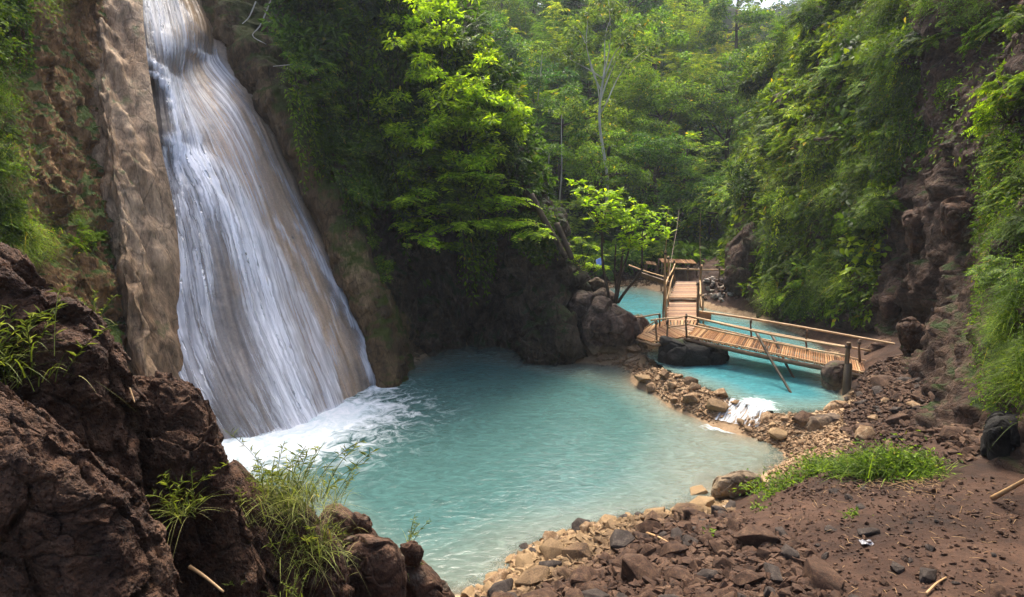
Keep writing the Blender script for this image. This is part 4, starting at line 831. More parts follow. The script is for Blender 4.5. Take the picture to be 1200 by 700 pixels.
# ------------------------------------------------------------------ foliage generators
def nrm(v): return v / (np.linalg.norm(v, axis=-1, keepdims=True) + 1e-9)
def leaves(g, P, D, N, L, Wd, fold=.12, droop=.15):
    P, D, N = map(lambda a: np.asarray(a, float), (P, D, N)); n = len(P); D = nrm(D); Sd = nrm(np.cross(D, N)); U = nrm(np.cross(Sd, D)); L = np.broadcast_to(L, (n,))[:, None]; w = np.broadcast_to(Wd, (n,))[:, None]
    v1 = P + D * L * .42 + Sd * w * .5 + U * w * fold; v3 = P + D * L * .42 - Sd * w * .5 + U * w * fold; v2 = P + D * L - U * L * droop
    V = np.stack([P, v1, v2, v3], 1); f = np.array([[0, 1, 2], [0, 2, 3]]); g.add(V, T=(f[None] + (np.arange(n) * 4)[:, None, None]))
def big_leaves(g, P, D, N, L, Wd, droop=.25):
    P, D, N = map(lambda a: np.asarray(a, float), (P, D, N)); n = len(P); D = nrm(D); Sd = nrm(np.cross(D, N)); U = nrm(np.cross(Sd, D)); L = np.broadcast_to(L, (n,))[:, None]; w = np.broadcast_to(Wd, (n,))[:, None]
    V = []
    for t, ww, dz in ((0, 0.06, 0), (.25, .8, .03), (.55, 1., -.02), (.82, .55, -.1), (1., 0.02, -.22)):
        c = P + D * L * t + U * L * dz * droop * 4
        V += [c - Sd * w * ww * .5 + U * w * ww * .13, c, c + Sd * w * ww * .5 + U * w * ww * .13]
    V = np.stack(V, 1); f = []
    for k in range(4):
        a = k * 3; f += [[a, a + 1, a + 4, a + 3], [a + 1, a + 2, a + 5, a + 4]]
    g.add(V, Q=(np.array(f)[None] + (np.arange(n) * 15)[:, None, None]))
def fronds(g, P, D, L, droop, pairs, ll, lw, stem=.006, taper=True, up0=.0):
    """arching rachis with leaflet pairs"""
    P, D = np.asarray(P, float), nrm(np.asarray(D, float)); n = len(P); L = np.broadcast_to(L, (n,)); up = np.array([0, 0, 1.]); K = 7
    ts = np.linspace(0, 1, K); C_ = P[:, None] + D[:, None] * (L[:, None] * ts)[..., None] - up * (droop * L[:, None] * ts ** 2)[..., None]
    side = nrm(np.cross(D, up) + 1e-4)
    w = stem * (1 - .8 * ts); Va = C_ + side[:, None] * w[None, :, None]; Vb = C_ - side[:, None] * w[None, :, None]; V = np.stack([Va, Vb], 2).reshape(n, -1, 3)
    f = np.array([[2 * k, 2 * k + 1, 2 * k + 3, 2 * k + 2] for k in range(K - 1)]); g.add(V, Q=(f[None] + (np.arange(n) * 2 * K)[:, None, None]))
    t = np.linspace(.15, .99, pairs); base = P[:, None] + D[:, None] * (L[:, None] * t)[..., None] - up * (droop * L[:, None] * t ** 2)[..., None]
    tg = nrm(D[:, None] - up * (2 * droop * t)[None, :, None]); prof = np.sin(np.pi * (t * .82 + .15)) if taper else np.ones(pairs)
    for s_ in (-1, 1):
        dd = nrm(side[:, None] * s_ + tg * .45 + rng.normal(0, .08, base.shape)) ; nn = nrm(np.cross(tg, side[:, None] * np.ones_like(tg)) * 1. + rng.normal(0, .15, base.shape)); nn = np.where(nn[..., 2:] < 0, -nn, nn)
        leaves(g, base.reshape(-1, 3), dd.reshape(-1, 3), nn.reshape(-1, 3), (ll * prof[None] * (L / L.mean())[:, None]).ravel(), (lw * (.5 + .5 * prof[None]) * np.ones((n, 1))).ravel(), .08, .18)
def blades(g, P, D, L, w, bend, K=6):
    P, D = np.asarray(P, float), nrm(np.asarray(D, float)); n = len(P); L = np.broadcast_to(L, (n,)); w = np.broadcast_to(w, (n,)); bend = np.broadcast_to(bend, (n,)); up = np.array([0, 0, 1.])
    hz = D * [1, 1, 0]; hz = nrm(hz + 1e-4); side = np.cross(hz, up); ts = np.linspace(0, 1, K)
    C_ = P[:, None] + D[:, None] * (L[:, None] * ts)[..., None] + (hz * .5 - up)[:, None] * ((bend * L)[:, None] * ts ** 2.2)[..., None]
    ww = (1 - ts ** 1.6) * .5 + .03; sd = side[:, None] * (w[:, None] * ww)[..., None]; V = np.stack([C_ - sd, C_ + sd], 2).reshape(n, -1, 3)
    f = np.array([[2 * k, 2 * k + 1, 2 * k + 3, 2 * k + 2] for k in range(K - 1)]); g.add(V, Q=(f[None] + (np.arange(n) * 2 * K)[:, None, None]))
def rdir(n, zlo=-1, zhi=1):
    z = rng.uniform(zlo, zhi, n); a = rng.uniform(0, 6.283, n); r = np.sqrt(np.maximum(0, 1 - z * z)); return np.stack([r * np.cos(a), r * np.sin(a), z], 1)
def clump_crown(g, centers, rc, nl, L, Wd, squash=.55, out=None, big=False, hang=.25):
    centers = np.asarray(centers); k = len(centers); rc = np.broadcast_to(rc, (k,)); d = rdir(k * nl, -.6, 1.); rr = rng.random(k * nl) ** .45
    idx = np.repeat(np.arange(k), nl); P = centers[idx] + d * (rc[idx] * rr)[:, None] * [1, 1, squash]
    D = nrm(d * [1, 1, .5] + rng.normal(0, .45, d.shape) - np.array([0, 0, hang])); N = nrm(np.array([0, 0, 1.]) + rng.normal(0, .45, d.shape) + d * .4)
    (big_leaves if big else leaves)(g, P, D, N, L * rng.uniform(.6, 1.25, len(P)), Wd * rng.uniform(.7, 1.2, len(P)))
def limb(g, p0, p1, r0, r1, wob=.08, sides=7, K=7):
    p0, p1 = np.asarray(p0, float), np.asarray(p1, float); t = np.linspace(0, 1, K); P = p0 + (p1 - p0) * t[:, None]; L = np.linalg.norm(p1 - p0); ph = rng.uniform(0, 6, 3)
    P += (np.sin(t[:, None] * 5 + ph) - np.sin(ph)) * wob * L * t[:, None] ** .5 * (1 - t[:, None] * .3); tube(g, P, r0 + (r1 - r0) * t, sides); return P
def make_tree(kind, seed):
    """returns trunk mesh, crown mesh; unit: metres, base at origin"""
    global rng; rng = np.random.default_rng(seed); tg, cg = Geo(), Geo(); bark = BK['brown']; lm = LF['dark']
    if kind == 'round':
        h = 9.; P = limb(tg, (0, 0, -.5), (.3, .2, 5.5), .22, .12, .05); cs = []
        for i in range(11):
            b0 = P[rng.integers(3, 7)]; d = rdir(1, .15, .9)[0]; e = b0 + d * [2.6, 2.6, 2.6]; limb(tg, b0, e, .07, .02, .08, 5)
            for j in range(4): c = e + rng.normal(0, .75, 3) * [1, 1, .7]; limb(tg, e, c, .02, .008, .05, 4, 4); cs.append(c)
        cs += list(np.array([0, 0, 6.6]) + rdir(18, -.4, 1.) * [2.7, 2.7, 2.4] * rng.uniform(.6, 1, (18, 1))); clump_crown(cg, cs, rng.uniform(.45, .85, len(cs)), 130, .24, .11)
    elif kind == 'tall':
        P = limb(tg, (0, 0, -.5), (-.2, .3, 9), .2, .08, .03); cs = []
        for i in range(16):
            b0 = P[3] + (P[6] - P[3]) * rng.random(); d = rdir(1, -.1, .6)[0]; e = b0 + d * rng.uniform(1.2, 2.2); limb(tg, b0, e, .05, .015, .08, 5); cs.append(e); cs += list(e + rng.normal(0, .5, (2, 3)))
        cs += list(np.array([-.2, .3, 9]) + rdir(9, -.6, 1.) * [1.2, 1.2, 1.4]); clump_crown(cg, cs, rng.uniform(.4, .75, len(cs)), 130, .22, .12, .5)
    elif kind == 'layered':   # pinnate leaves in flat layers
        P = limb(tg, (0, 0, -.5), (.3, -.2, 5.), .16, .07, .05); cs = []
        for i in range(15):
            b0 = P[2] + (P[6] - P[2]) * rng.random(); d = rdir(1, 0, .5)[0]; e = b0 + d * rng.uniform(1.3, 2.8) * [1, 1, 1.1]; limb(tg, b0, e, .045, .012, .08, 5); cs += [e, b0 * .4 + e * .6]
        cs = np.array(cs); idx = np.repeat(np.arange(len(cs)), 17); d = rdir(len(idx), -.15, .75); fronds(cg, cs[idx] + d * rng.uniform(0, .35, (len(idx), 1)), d, rng.uniform(.55, 1.0, len(idx)), .3, 8, .22, .09); lm = LF['dark']
    elif kind == 'bamboo':
        bark = BK['green']; st = []
        for i in range(13):
            a = rng.uniform(0, 6.28); b0 = np.array([math.cos(a), math.sin(a), 0]) * rng.uniform(0, .6); hh = rng.uniform(7, 11); lean = np.array([math.cos(a), math.sin(a), 0]) * rng.uniform(.5, 2.6)
            t = np.linspace(0, 1, 12)[:, None]; Pp = b0 + np.array([0, 0, 1.]) * hh * (t - .12 * t ** 3) + lean * t ** 2.2; tube(tg, Pp, .045 * (1 - .8 * t[:, 0]), 6); st.append(Pp)
        for Pp in st:
            k = 46; ii = rng.uniform(3, 11, k); b0 = np.stack([np.interp(ii, np.arange(12), Pp[:, j]) for j in range(3)], 1); d = rdir(k, -.1, .7); fronds(cg, b0, d, rng.uniform(.5, 1.3, k), .45, 9, .24, .035, .004, taper=False)
        lm = LF['bamboo']
    elif kind == 'pale':      # thin pale trunk, high airy crown
        bark = BK['pale']; t = np.linspace(0, 1, 14)[:, None]; Pp = np.array([0, 0, -.3]) + np.array([0, 0, 7.8]) * t + np.array([.28, 0, 0]) * np.sin(t * 7) * .7 + np.array([-.3, 0, 0]) * t; tube(tg, Pp, .10 * (1 - .5 * t[:, 0]), 8); top_ = Pp[-1]; cs = []
        for dx, dz in ((-1.7, 1.8), (-.7, 2.8), (.5, 2.6), (1.6, 2.0), (2.3, .9), (-2.2, .6), (0, 3.4), (1.0, 1.2)):
            e = top_ + np.array([dx, rng.uniform(-1, 1), dz]); q = limb(tg, Pp[rng.integers(9, 14)], e, .045, .012, .06, 5); cs += [e, q[4]] + list(e + rng.normal(0, .5, (2, 3)))
        clump_crown(cg, cs, rng.uniform(.35, .6, len(cs)), 70, .24, .12, .6)
    elif kind == 'palm':
        P = limb(tg, (0, 0, -.4), (.2, 0, 3.2), .12, .09, .03); k = 22; d = rdir(k, .0, .95); fronds(cg, np.repeat([[.2, 0, 3.2]], k, 0), d, rng.uniform(1.6, 2.4, k), .55, 26, .38, .035, .015)
    elif kind == 'shrub':
        cs = rdir(26, .0, 1.) * rng.uniform(.25, .85, (26, 1)) * [1, 1, .8]
        for c in cs[:12]: limb(tg, (0, 0, -.1), c, .02, .006, .06, 4, 5)
        clump_crown(cg, cs, rng.uniform(.18, .34, 26), 75, .13, .06, .6); lm = LF['mid']
    elif kind == 'bigleaf':
        cs = rdir(16, .05, 1.) * rng.uniform(.25, .8, (16, 1))
        for c in cs: limb(tg, (0, 0, -.1), c, .018, .006, .06, 4, 5)
        clump_crown(cg, cs, .28, 11, .30, .19, .6, big=True, hang=.35); lm = LF['mid']
    elif kind == 'fern':
        k = 26; d = rdir(k, .05, .9); fronds(cg, np.zeros((k, 3)) + d * .05, d, rng.uniform(.6, 1.15, k), .5, 22, .19, .04, .006); limb(tg, (0, 0, -.1), (0, 0, .08), .05, .04, 0, 6, 3); lm = LF['mid']
    elif kind == 'pinnate':
        cs = rdir(12, .1, .9) * rng.uniform(.3, .85, (12, 1))
        for c in cs: limb(tg, (0, 0, -.1), c, .018, .006, .06, 4, 5)
        idx = np.repeat(np.arange(12), 11); d = rdir(len(idx), -.2, .7); fronds(cg, cs[idx], d, rng.uniform(.3, .55, len(idx)), .35, 8, .12, .05, .004); lm = LF['mid']
    elif kind == 'hanging':
        k = 42; a = rng.uniform(-1, 1, k) * .8; b0 = np.stack([a, rng.uniform(0, .25, k), rng.uniform(-.2, .3, k)], 1)
        for p in b0:
            L = rng.uniform(.6, 2.1); t = np.linspace(0, 1, 8)[:, None]; out = np.array([rng.normal(0, .1), -.3, 0]); Pp = p + out * np.sin(t * 1.6) - np.array([0, 0, 1]) * L * t ** 1.3; tube(tg, Pp, .006, 3, False)
            m = int(L * 34); ii = rng.random(m) * 7; q = np.stack([np.interp(ii, np.arange(8), Pp[:, j]) for j in range(3)], 1); d = rdir(m, -.9, .2); leaves(cg, q + d * .03, d + [0, -.5, -.3], rdir(m, .0, 1.) + [0, -.8, .3], rng.uniform(.07, .15, m), .05)
        lm = LF['mid']
    elif kind == 'weedy':   # grassy drape
        k = 420; P = np.stack([rng.normal(0, .35, k), rng.normal(0, .1, k), rng.normal(0, .3, k)], 1); d = rdir(k, -.1, .9) + [0, -.5, .2]; blades(cg, P, d, rng.uniform(.3, .85, k), .012, rng.uniform(.4, 1.1, k))
        m = 500; P = np.stack([rng.normal(0, .4, m), rng.normal(-.1, .15, m), rng.normal(-.1, .4, m)], 1); leaves(cg, P, rdir(m) + [0, -.4, 0], rdir(m, 0, 1), rng.uniform(.04, .09, m), .035); limb(tg, (0, 0, -.1), (0, 0, .05), .02, .01, 0, 4, 3); lm = LF['mid']
    tm = tg.mesh(kind + '_trunk', bark); cm = cg.mesh(kind + '_crown', lm, smooth=False); return tm, cm
PROTO = {}
for kd, ns in (('round', 4), ('tall', 3), ('layered', 3), ('bamboo', 3), ('pale', 1), ('palm', 2), ('shrub', 4), ('bigleaf', 2), ('fern', 3), ('pinnate', 3), ('hanging', 4), ('weedy', 3)):
    PROTO[kd] = [make_tree(kd, 100 + 7 * i + len(kd) * 31) for i in range(ns)]
rng = np.random.default_rng(99)
print('protos', time.time() - T0, {k: sum(len(c.polygons) for t, c in v) for k, v in PROTO.items()})
def plant(kind, loc, s=1., rz=None, color=(1, 1, 1), label=None, cat='tree', group=None, name=None, tilt=(0, 0), sz=None, parts=('trunk', 'crown'), variant=None):
    tm, cm = PROTO[kind][random.randrange(len(PROTO[kind])) if variant is None else variant]
    r = empty(name or kind + '_tree', loc, random.uniform(0, 6.28) if rz is None else rz); r.scale = (s, s, s * (sz or 1.)); r.rotation_euler = (tilt[0], tilt[1], r.rotation_euler[2]); tag(r, label, cat, group)
    a = link(parts[0], tm, r); c = link(parts[1], cm, r); c.color = tuple(color) + (1,); return r

# ---- forest on the valley head
GRP = 'trees of the forest behind the bridge'
def forest():
    n = 0; hues = {'deep green': (.9, 1.05, .6), 'mid green': (1.6, 1.7, .7), 'yellowish green': (3.1, 2.7, .9), 'olive': (2.4, 1.9, .8), 'blue green': (1.1, 1.4, 1.1)}
    names = {'round': 'round_tree', 'tall': 'tall_tree', 'layered': 'layered_tree', 'bamboo': 'bamboo_clump', 'palm': 'palm_tree'}
    wide = 470
    for Y, cnt, s0, s1 in ((32.5, 9, .5, .75), (36, 11, .65, .9), (41, 12, .8, 1.05), (47, 13, .9, 1.15), (54, 14, 1., 1.25), (62, 15, 1.05, 1.35), (71, 15, 1.1, 1.4), (82, 22, 1.2, 1.5), (97, 24, 1.2, 1.5)):
        for i in range(cnt):
            px_ = 430 + (i + random.uniform(.1, .9)) * (470 if Y < 55 else 540) / cnt
            gp = 850 < px_ < 915
            if gp and 44 < Y < 75: continue
            y = Y + random.uniform(-2, 2); x = (px_ - 600) / FP * y * 1.0
            kd = random.choices(['round', 'tall', 'layered', 'bamboo', 'palm'], [4, 3, 3, 3.0 if 38 < Y < 70 else .8, .8])[0]
            hn = random.choices(list(hues), [3, 3, 1.6, 1.2, 1.5])[0]
            if 640 < px_ < 790 and Y > 40 and kd != 'palm' and random.random() < .45: hn = 'yellowish green'
            s = random.uniform(s0, s1) * (.8 if px_ > 850 else 1.) * (.5 if gp and Y > 44 else 1.)
            plant(kd, (x, y, float(H(x, y)[0])), s, color=hues[hn], label='%s %s among the forest trees behind the bridge' % (hn, {'round': 'round crowned tree', 'tall': 'tall narrow tree', 'layered': 'feathery leaved tree', 'bamboo': 'bamboo clump', 'palm': 'small palm'}[kd]), cat='bamboo' if kd == 'bamboo' else 'tree', group=GRP, name=names[kd])
forest()
def undergrowth():
    n = 90000; y = rng.uniform(34, 112, n); x = rng.uniform(-.32, .62, n) * y; z = H(x, y); g = Geo(); k = rng.uniform(.5, 1.6, n) * (y / 60) ** .5
    leaves(g, np.stack([x, y, z + rng.uniform(0, 1.1, n)], 1), rdir(n, -.2, .8), rdir(n, .2, 1.), .42 * k, .22 * k)
    o = link('undergrowth', g.mesh('undergrowth', LF['dark'], smooth=False)); o.color = (1.2, 1.3, .7, 1); tag(o, 'dense green undergrowth between the forest trees', kind='stuff')
undergrowth()
P = W(709, 222, 33.5); hz = float(H(P[0], P[1])[0])
plant('pale', (P[0], P[1], P[2] - 1.2), .98, rz=0, color=(2.0, 1.6, 1.), label='slender tree with pale bare trunk standing at the centre of the forest', name='pale_trunk_tree')
# two thin pale stems left of it
def stem_tree(px_, y0, y1, Y, lean, label):
    p0 = W(px_, y1, Y); p1 = W(px_ + lean, y0, Y); r = empty('slender_tree', p0); tag(r, label, 'tree')
    g = Geo(); limb(g, (0, 0, -1.), p1 - p0, .05, .02, .02, 6, 9); part_ = link('trunk', g.mesh('trunk', BK['pale']), r); g = Geo(); cs = (p1 - p0) + rng.normal(0, .55, (12, 3)) * [1, 1, .45]; clump_crown(g, cs, .35, 45, .2, .1); c = link('crown', g.mesh('crown', LF['dark'], smooth=False), r); c.color = (2.2, 2.0, 1.1, 1)
stem_tree(656, 132, 215, 33, 4, 'small slender tree with flat pale crown left of the pale trunk tree')
stem_tree(612, 60, 200, 37, 22, 'thin leaning pale stem rising among the bamboo left of centre')
stem_tree(642, 178, 222, 31.5, 3, 'short slender tree low in the forest left of the pale trunk tree')
# undergrowth on valley floor
for i in range(60):
    px_ = random.uniform(600, 870); Y = random.uniform(29.5, 34); x = (px_ - 600) / FP * Y; kd = random.choice(['shrub', 'pinnate', 'fern', 'bigleaf'])
    plant(kd, (x, Y, float(H(x, Y)[0])), random.uniform(.9, 1.7), color=random.choice([(.8, .9, .7), (1.1, 1.2, .8), (1.5, 1.5, .9)]), label='leafy %s in the thicket at the foot of the forest' % {'shrub': 'shrub', 'pinnate': 'feathery bush', 'fern': 'fern', 'bigleaf': 'broad leaved bush'}[kd], cat='fern' if kd == 'fern' else 'bush', group='thicket at the foot of the forest', name={'shrub': 'shrub', 'pinnate': 'feathery_bush', 'fern': 'fern', 'bigleaf': 'broadleaf_bush'}[kd], parts=('stem', 'foliage'))
print('forest', time.time() - T0)

# ---- plants on cliffs
NAMES = {'shrub': ('shrub', 'bush', 'small leaved shrub'), 'pinnate': ('feathery_bush', 'bush', 'feathery bush'), 'fern': ('fern', 'fern', 'arching fern'), 'bigleaf': ('broadleaf_bush', 'bush', 'broad leaved plant'), 'hanging': ('hanging_vine', 'vine', 'curtain of hanging vines'), 'weedy': ('grassy_weed', 'weed', 'grassy weed tuft')}
def on_sheet(sh, px_, py_, kind, s, color, where, group, out=.0, label=None):
    P, N = sh.at(px_, py_); nm, cat, ds = NAMES[kind]; az = math.atan2(N[1], N[0]); 
    rz = az + math.pi / 2 if kind in ('hanging', 'weedy') else random.uniform(0, 6.28)
    r = plant(kind, P + N * out * s - np.array([0, 0, .05]), s, rz=rz, color=color, label=label or ds + ' ' + where, cat=cat, group=None if label else group, name=nm, parts=('stem', 'foliage'))
    if kind not in ('hanging', 'weedy'):
        hN = Vector((N[0], N[1], 0)); ax = Vector((-N[1], N[0], 0)); q = Matrix.Rotation(.6 if hN.length > .3 else 0, 4, ax.normalized() if ax.length > 0 else Vector((1, 0, 0))) @ Matrix.Rotation(rz, 4, 'Z'); r.rotation_euler = q.to_euler()
    return r
def region(sh, poly, n, kinds, s0, s1, cols, where, group, out=.1):
    poly = np.array(poly, float); lo, hi = poly.min(0), poly.max(0); k = 0; grid = []
    while k < n:
        x, y = rng.uniform(lo, hi)
        if not pip(np.array([x]), np.array([y]), poly)[0]: continue
        if grid and min((x - a) ** 2 + (y - b_) ** 2 for a, b_ in grid) < ((hi - lo).prod() / n * .12): 
            if rng.random() < .9: continue
        grid.append((x, y)); k += 1; c = random.choice(cols); v = random.uniform(.85, 1.15)
        on_sheet(sh, x, y, random.choice(kinds), random.uniform(s0, s1), tuple(q * v for q in c), where, group, out)
G1, G2, G3, G4 = (.75, .8, .4), (1.2, 1.2, .5), (2.0, 1.8, .55), (2.8, 2.4, .6)
RW = 'on the steep green slope right of the bridge'; RG = 'plants covering the right slope'
region(right, [(850, 60), (905, 10), (990, -20), (1060, -20), (1075, 120), (1050, 200), (1020, 340), (980, 380), (905, 350), (860, 250), (850, 150)], 230, ['shrub', 'pinnate', 'pinnate', 'hanging', 'hanging', 'fern', 'fern', 'bigleaf', 'weedy', 'weedy', 'weedy'], .4, .9, [G1, G1, G2, G2, G3, G4], RW, RG)
region(right, [(790, 90), (860, 30), (900, 80), (880, 240), (840, 280), (790, 230)], 46, ['shrub', 'pinnate', 'hanging', 'shrub'], 1.3, 2.2, [G1, G2, G2, G3], 'where the right slope runs into the forest', 'plants at the far end of the right slope')
region(right, [(1040, 0), (1180, -20), (1150, 90), (1090, 160), (1060, 200)], 12, ['hanging', 'weedy', 'weedy', 'fern', 'pinnate'], .4, .7, [G1, G2, G3, G3], 'on the bare brown strip of the right cliff', 'plants on the bare cliff strip')
region(right, [(1175, 200), (1205, 180), (1215, 445), (1180, 455), (1160, 420), (1172, 320)], 24, ['weedy', 'weedy', 'weedy', 'pinnate'], .3, .5, [G1, G2, G3, G2], 'draping the right edge above the black boulder', 'grassy drape at the right edge')
region(right, [(1150, 0), (1210, 0), (1210, 220), (1165, 220)], 10, ['fern', 'fern', 'pinnate'], .45, .7, [G2, G3], 'leaning in from the top right corner of the cliff', 'plants in the top right corner')
# trees crowning the right wall
for i in range(16):
    px_ = random.uniform(760, 862) if i < 10 else random.uniform(960, 1120); P, N = right.at(px_, random.uniform(40, 170) if i < 10 else random.uniform(-70, -25)); k = random.choice(['layered', 'tall', 'layered', 'bamboo'])
    plant(k, P - [0, 0, .3], random.uniform(.3, .45), color=random.choice([G1, G2, G3]), label='%s tree rooted high on the right slope' % {'layered': 'feathery', 'tall': 'narrow', 'bamboo': 'bamboo like'}[k], group='trees high on the right slope', name={'tall': 'tall_tree', 'layered': 'layered_tree', 'bamboo': 'bamboo_clump'}[k], cat='tree')
# middle cliff vegetation
MW = 'hanging over the dark cliff beside the waterfall'; MG = 'plants on the dark middle cliff'
region(dark, [(330, -20), (480, -20), (560, 60), (600, 180), (560, 230), (470, 230), (430, 170), (375, 60)], 56, ['shrub', 'hanging', 'hanging', 'pinnate', 'shrub', 'fern'], .9, 1.7, [G1, G1, G2, (.6, .7, .5)], MW, MG)
region(dark, [(330, 90), (440, 200), (560, 250), (620, 260), (640, 290), (560, 270), (450, 250), (390, 230)], 26, ['hanging', 'shrub', 'weedy', 'pinnate'], .6, 1.1, [G1, (.6, .7, .5), G2], 'along the shaded lip of the dark cliff', 'plants on the shaded lip')
region(dark, [(390, 250), (420, 240), (450, 330), (420, 340)], 8, ['shrub', 'fern', 'pinnate'], .35, .6, [G1, G2], 'in the cleft right of the waterfall', 'plants in the cleft')
for q in ((500, 330, .3), (430, 280, .4), (395, 255, .35), (345, 60, .7), (362, 110, .6)): on_sheet(dark, q[0], q[1], 'fern', q[2], G1, 'low on the bare dark rock', 'ferns low on the dark rock')
print('cliff plants', time.time() - T0)

# bright tree on the promontory crest
def bright_tree():
    global rng; rng = np.random.default_rng(5)
    base, N = dark.at(560, 250); r = empty('bright_tree', base); tag(r, 'glowing yellow green tree spreading over the lip of the dark cliff', 'tree'); tg, cg = Geo(), Geo(); b0 = np.zeros(3); cs = []
    tgt = [(455, 40), (490, 25), (525, 40), (470, 90), (510, 85), (550, 90), (575, 110), (590, 130), (500, 130), (540, 140), (570, 150), (588, 160), (520, 175), (555, 185), (585, 190), (540, 215), (505, 215), (575, 215), (480, 150), (560, 60), (530, 10), (495, -15), (445, 0), (605, 170), (595, 205), (600, 140)]
    for k, (a, b_) in enumerate(tgt):
        e = W(a - 18, b_, 17.9 + rng.uniform(-.9, 1.3)) - base; mid = e * .45 + rng.normal(0, .25, 3) + [0, .6, .3]; 
        limb(tg, b0 + rng.normal(0, .1, 3), mid, .05, .03, .05, 6); limb(tg, mid, e, .03, .01, .06, 5); cs.append(e)
        for j in range(9): cs.append(e + rng.normal(0, .42, 3))
    cs = np.array(cs); clump_crown(cg, cs, rng.uniform(.18, .36, len(cs)), 62, .15, .075, .6)
    idx = np.repeat(np.arange(len(cs)), 3); d = rdir(len(idx), -.2, .6); fronds(cg, cs[idx], d, rng.uniform(.25, .5, len(idx)), .35, 7, .11, .045, .004)
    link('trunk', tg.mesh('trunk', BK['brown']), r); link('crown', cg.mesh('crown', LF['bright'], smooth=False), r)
    # lower big-leaved bush with layered pinnate leaves
    base, N = dark.at(560, 262); r = empty('layered_bush', base); tag(r, 'bright bush of layered compound leaves below the glowing tree', 'bush'); tg, cg = Geo(), Geo()
    tgt = [(490, 235), (510, 225), (535, 215), (560, 205), (585, 205), (605, 215), (618, 235), (500, 260), (525, 245), (550, 240), (575, 235), (600, 240), (540, 265), (565, 262), (590, 262), (615, 258), (628, 262), (515, 280), (545, 285), (640, 272)]
    for a, b_ in tgt:
        e = W(a - 18, b_, 17.3 + rng.uniform(-.7, .8)) - base; limb(tg, rng.normal(0, .1, 3), e, .03, .01, .06, 5); k = 15; d = rdir(k, -.1, .35) + [0, -.3, 0]; fronds(cg, np.repeat(e[None], k, 0) + rng.normal(0, .16, (k, 3)) * [1, 1, .35], d, rng.uniform(.4, .7, k), .35, 7, .20, .085, .006)
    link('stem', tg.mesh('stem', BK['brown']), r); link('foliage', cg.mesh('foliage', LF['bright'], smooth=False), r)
    # fern bush at 680,290
    base = W(682, 330, 18.6); r = empty('feathery_bush', base); tag(r, 'small bright feathery bush on the promontory left of the pool tree', 'bush'); tg, cg = Geo(), Geo()
    for a, b_ in [(668, 290), (680, 280), (692, 288), (700, 300), (665, 305), (680, 300), (692, 310), (660, 320), (675, 318), (705, 312)]:
        e = W(a, b_, 18.4 + rng.uniform(-.3, .4)) - base; limb(tg, (0, 0, 0), e, .02, .008, .06, 5); k = 9; d = rdir(k, -.1, .5); fronds(cg, np.repeat(e[None], k, 0), d, rng.uniform(.3, .5, k), .4, 8, .12, .045, .004)
    link('stem', tg.mesh('stem', BK['brown']), r); link('foliage', cg.mesh('foliage', LF['bright'], smooth=False), r)
bright_tree()
# leafy pool tree
def pool_tree():
    global rng; rng = np.random.default_rng(8)
    base = W(722, 356, 18.4); r = empty('pool_tree', base); tag(r, 'small multi stemmed tree with big glossy leaves beside the river pool', 'tree'); tg, cg = Geo(), Geo()
    def st(a, b_, r0, r1): p = W(*a) - base; q = W(*b_) - base; limb(tg, p, q, r0, r1, .03, 7, 9)
    st((715, 358, 18.2), (706, 262, 18.2), .05, .03); st((720, 358, 18.4), (729, 275, 18.6), .045, .03); st((722, 356, 18.3), (737, 288, 18.3), .045, .025); st((724, 355, 18.3), (752, 314, 18.0), .05, .035); st((752, 314, 18.0), (754, 270, 18.2), .03, .02); st((722, 340, 18.3), (721, 288, 18), .03, .02); st((729, 300, 18.6), (745, 262, 18.6), .025, .015); st((708, 285, 18.2), (698, 238, 18.3), .025, .012)
    tgt = [(683, 224), (695, 228), (708, 232), (718, 228), (690, 242), (703, 246), (715, 244), (723, 240), (697, 256), (708, 258), (686, 235), (730, 258), (742, 252), (755, 256), (768, 262), (778, 268), (735, 268), (748, 266), (760, 272), (772, 276), (728, 280), (740, 282), (752, 284), (764, 284), (758, 248), (745, 245), (732, 250), (776, 258), (736, 292), (748, 292), (712, 262), (725, 265), (720, 252), (704, 268)]
    cs = []
    for a, b_ in tgt:
        e = W(a, b_, 18.4 + rng.uniform(-.6, .6)) - base; near = W(706 if a < 722 else 740, 268 if a < 722 else 285, 18.3) - base; limb(tg, near, e, .012, .005, .06, 4, 5); cs += [e] + list(e + rng.normal(0, .13, (3, 3)))
    cs = np.array(cs); idx = np.repeat(np.arange(len(cs)), 9); d = rdir(len(idx), -.3, .9); big_leaves(cg, cs[idx] + d * .05, d * [1, 1, .7], np.array([0, 0, 1.]) + rng.normal(0, .35, d.shape), rng.uniform(.13, .24, len(idx)), rng.uniform(.06, .1, len(idx)))
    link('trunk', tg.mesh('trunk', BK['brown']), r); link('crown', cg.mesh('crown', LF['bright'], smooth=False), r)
pool_tree()
# leaning logs
for a, b_, l_ in (((622, 228, 17.6), (662, 302, 17.2), 'longer mossy log leaning down the promontory slope'), ((652, 262, 17.8), (670, 304, 17.5), 'shorter log leaning beside the longer mossy one')):
    g = Geo(); p, q = W(*a), W(*b_); limb(g, p, q, .09, .075, .01, 9, 12); o = link('leaning_log', g.mesh('leaning_log', BK['brown'])); tag(o, l_, 'log')

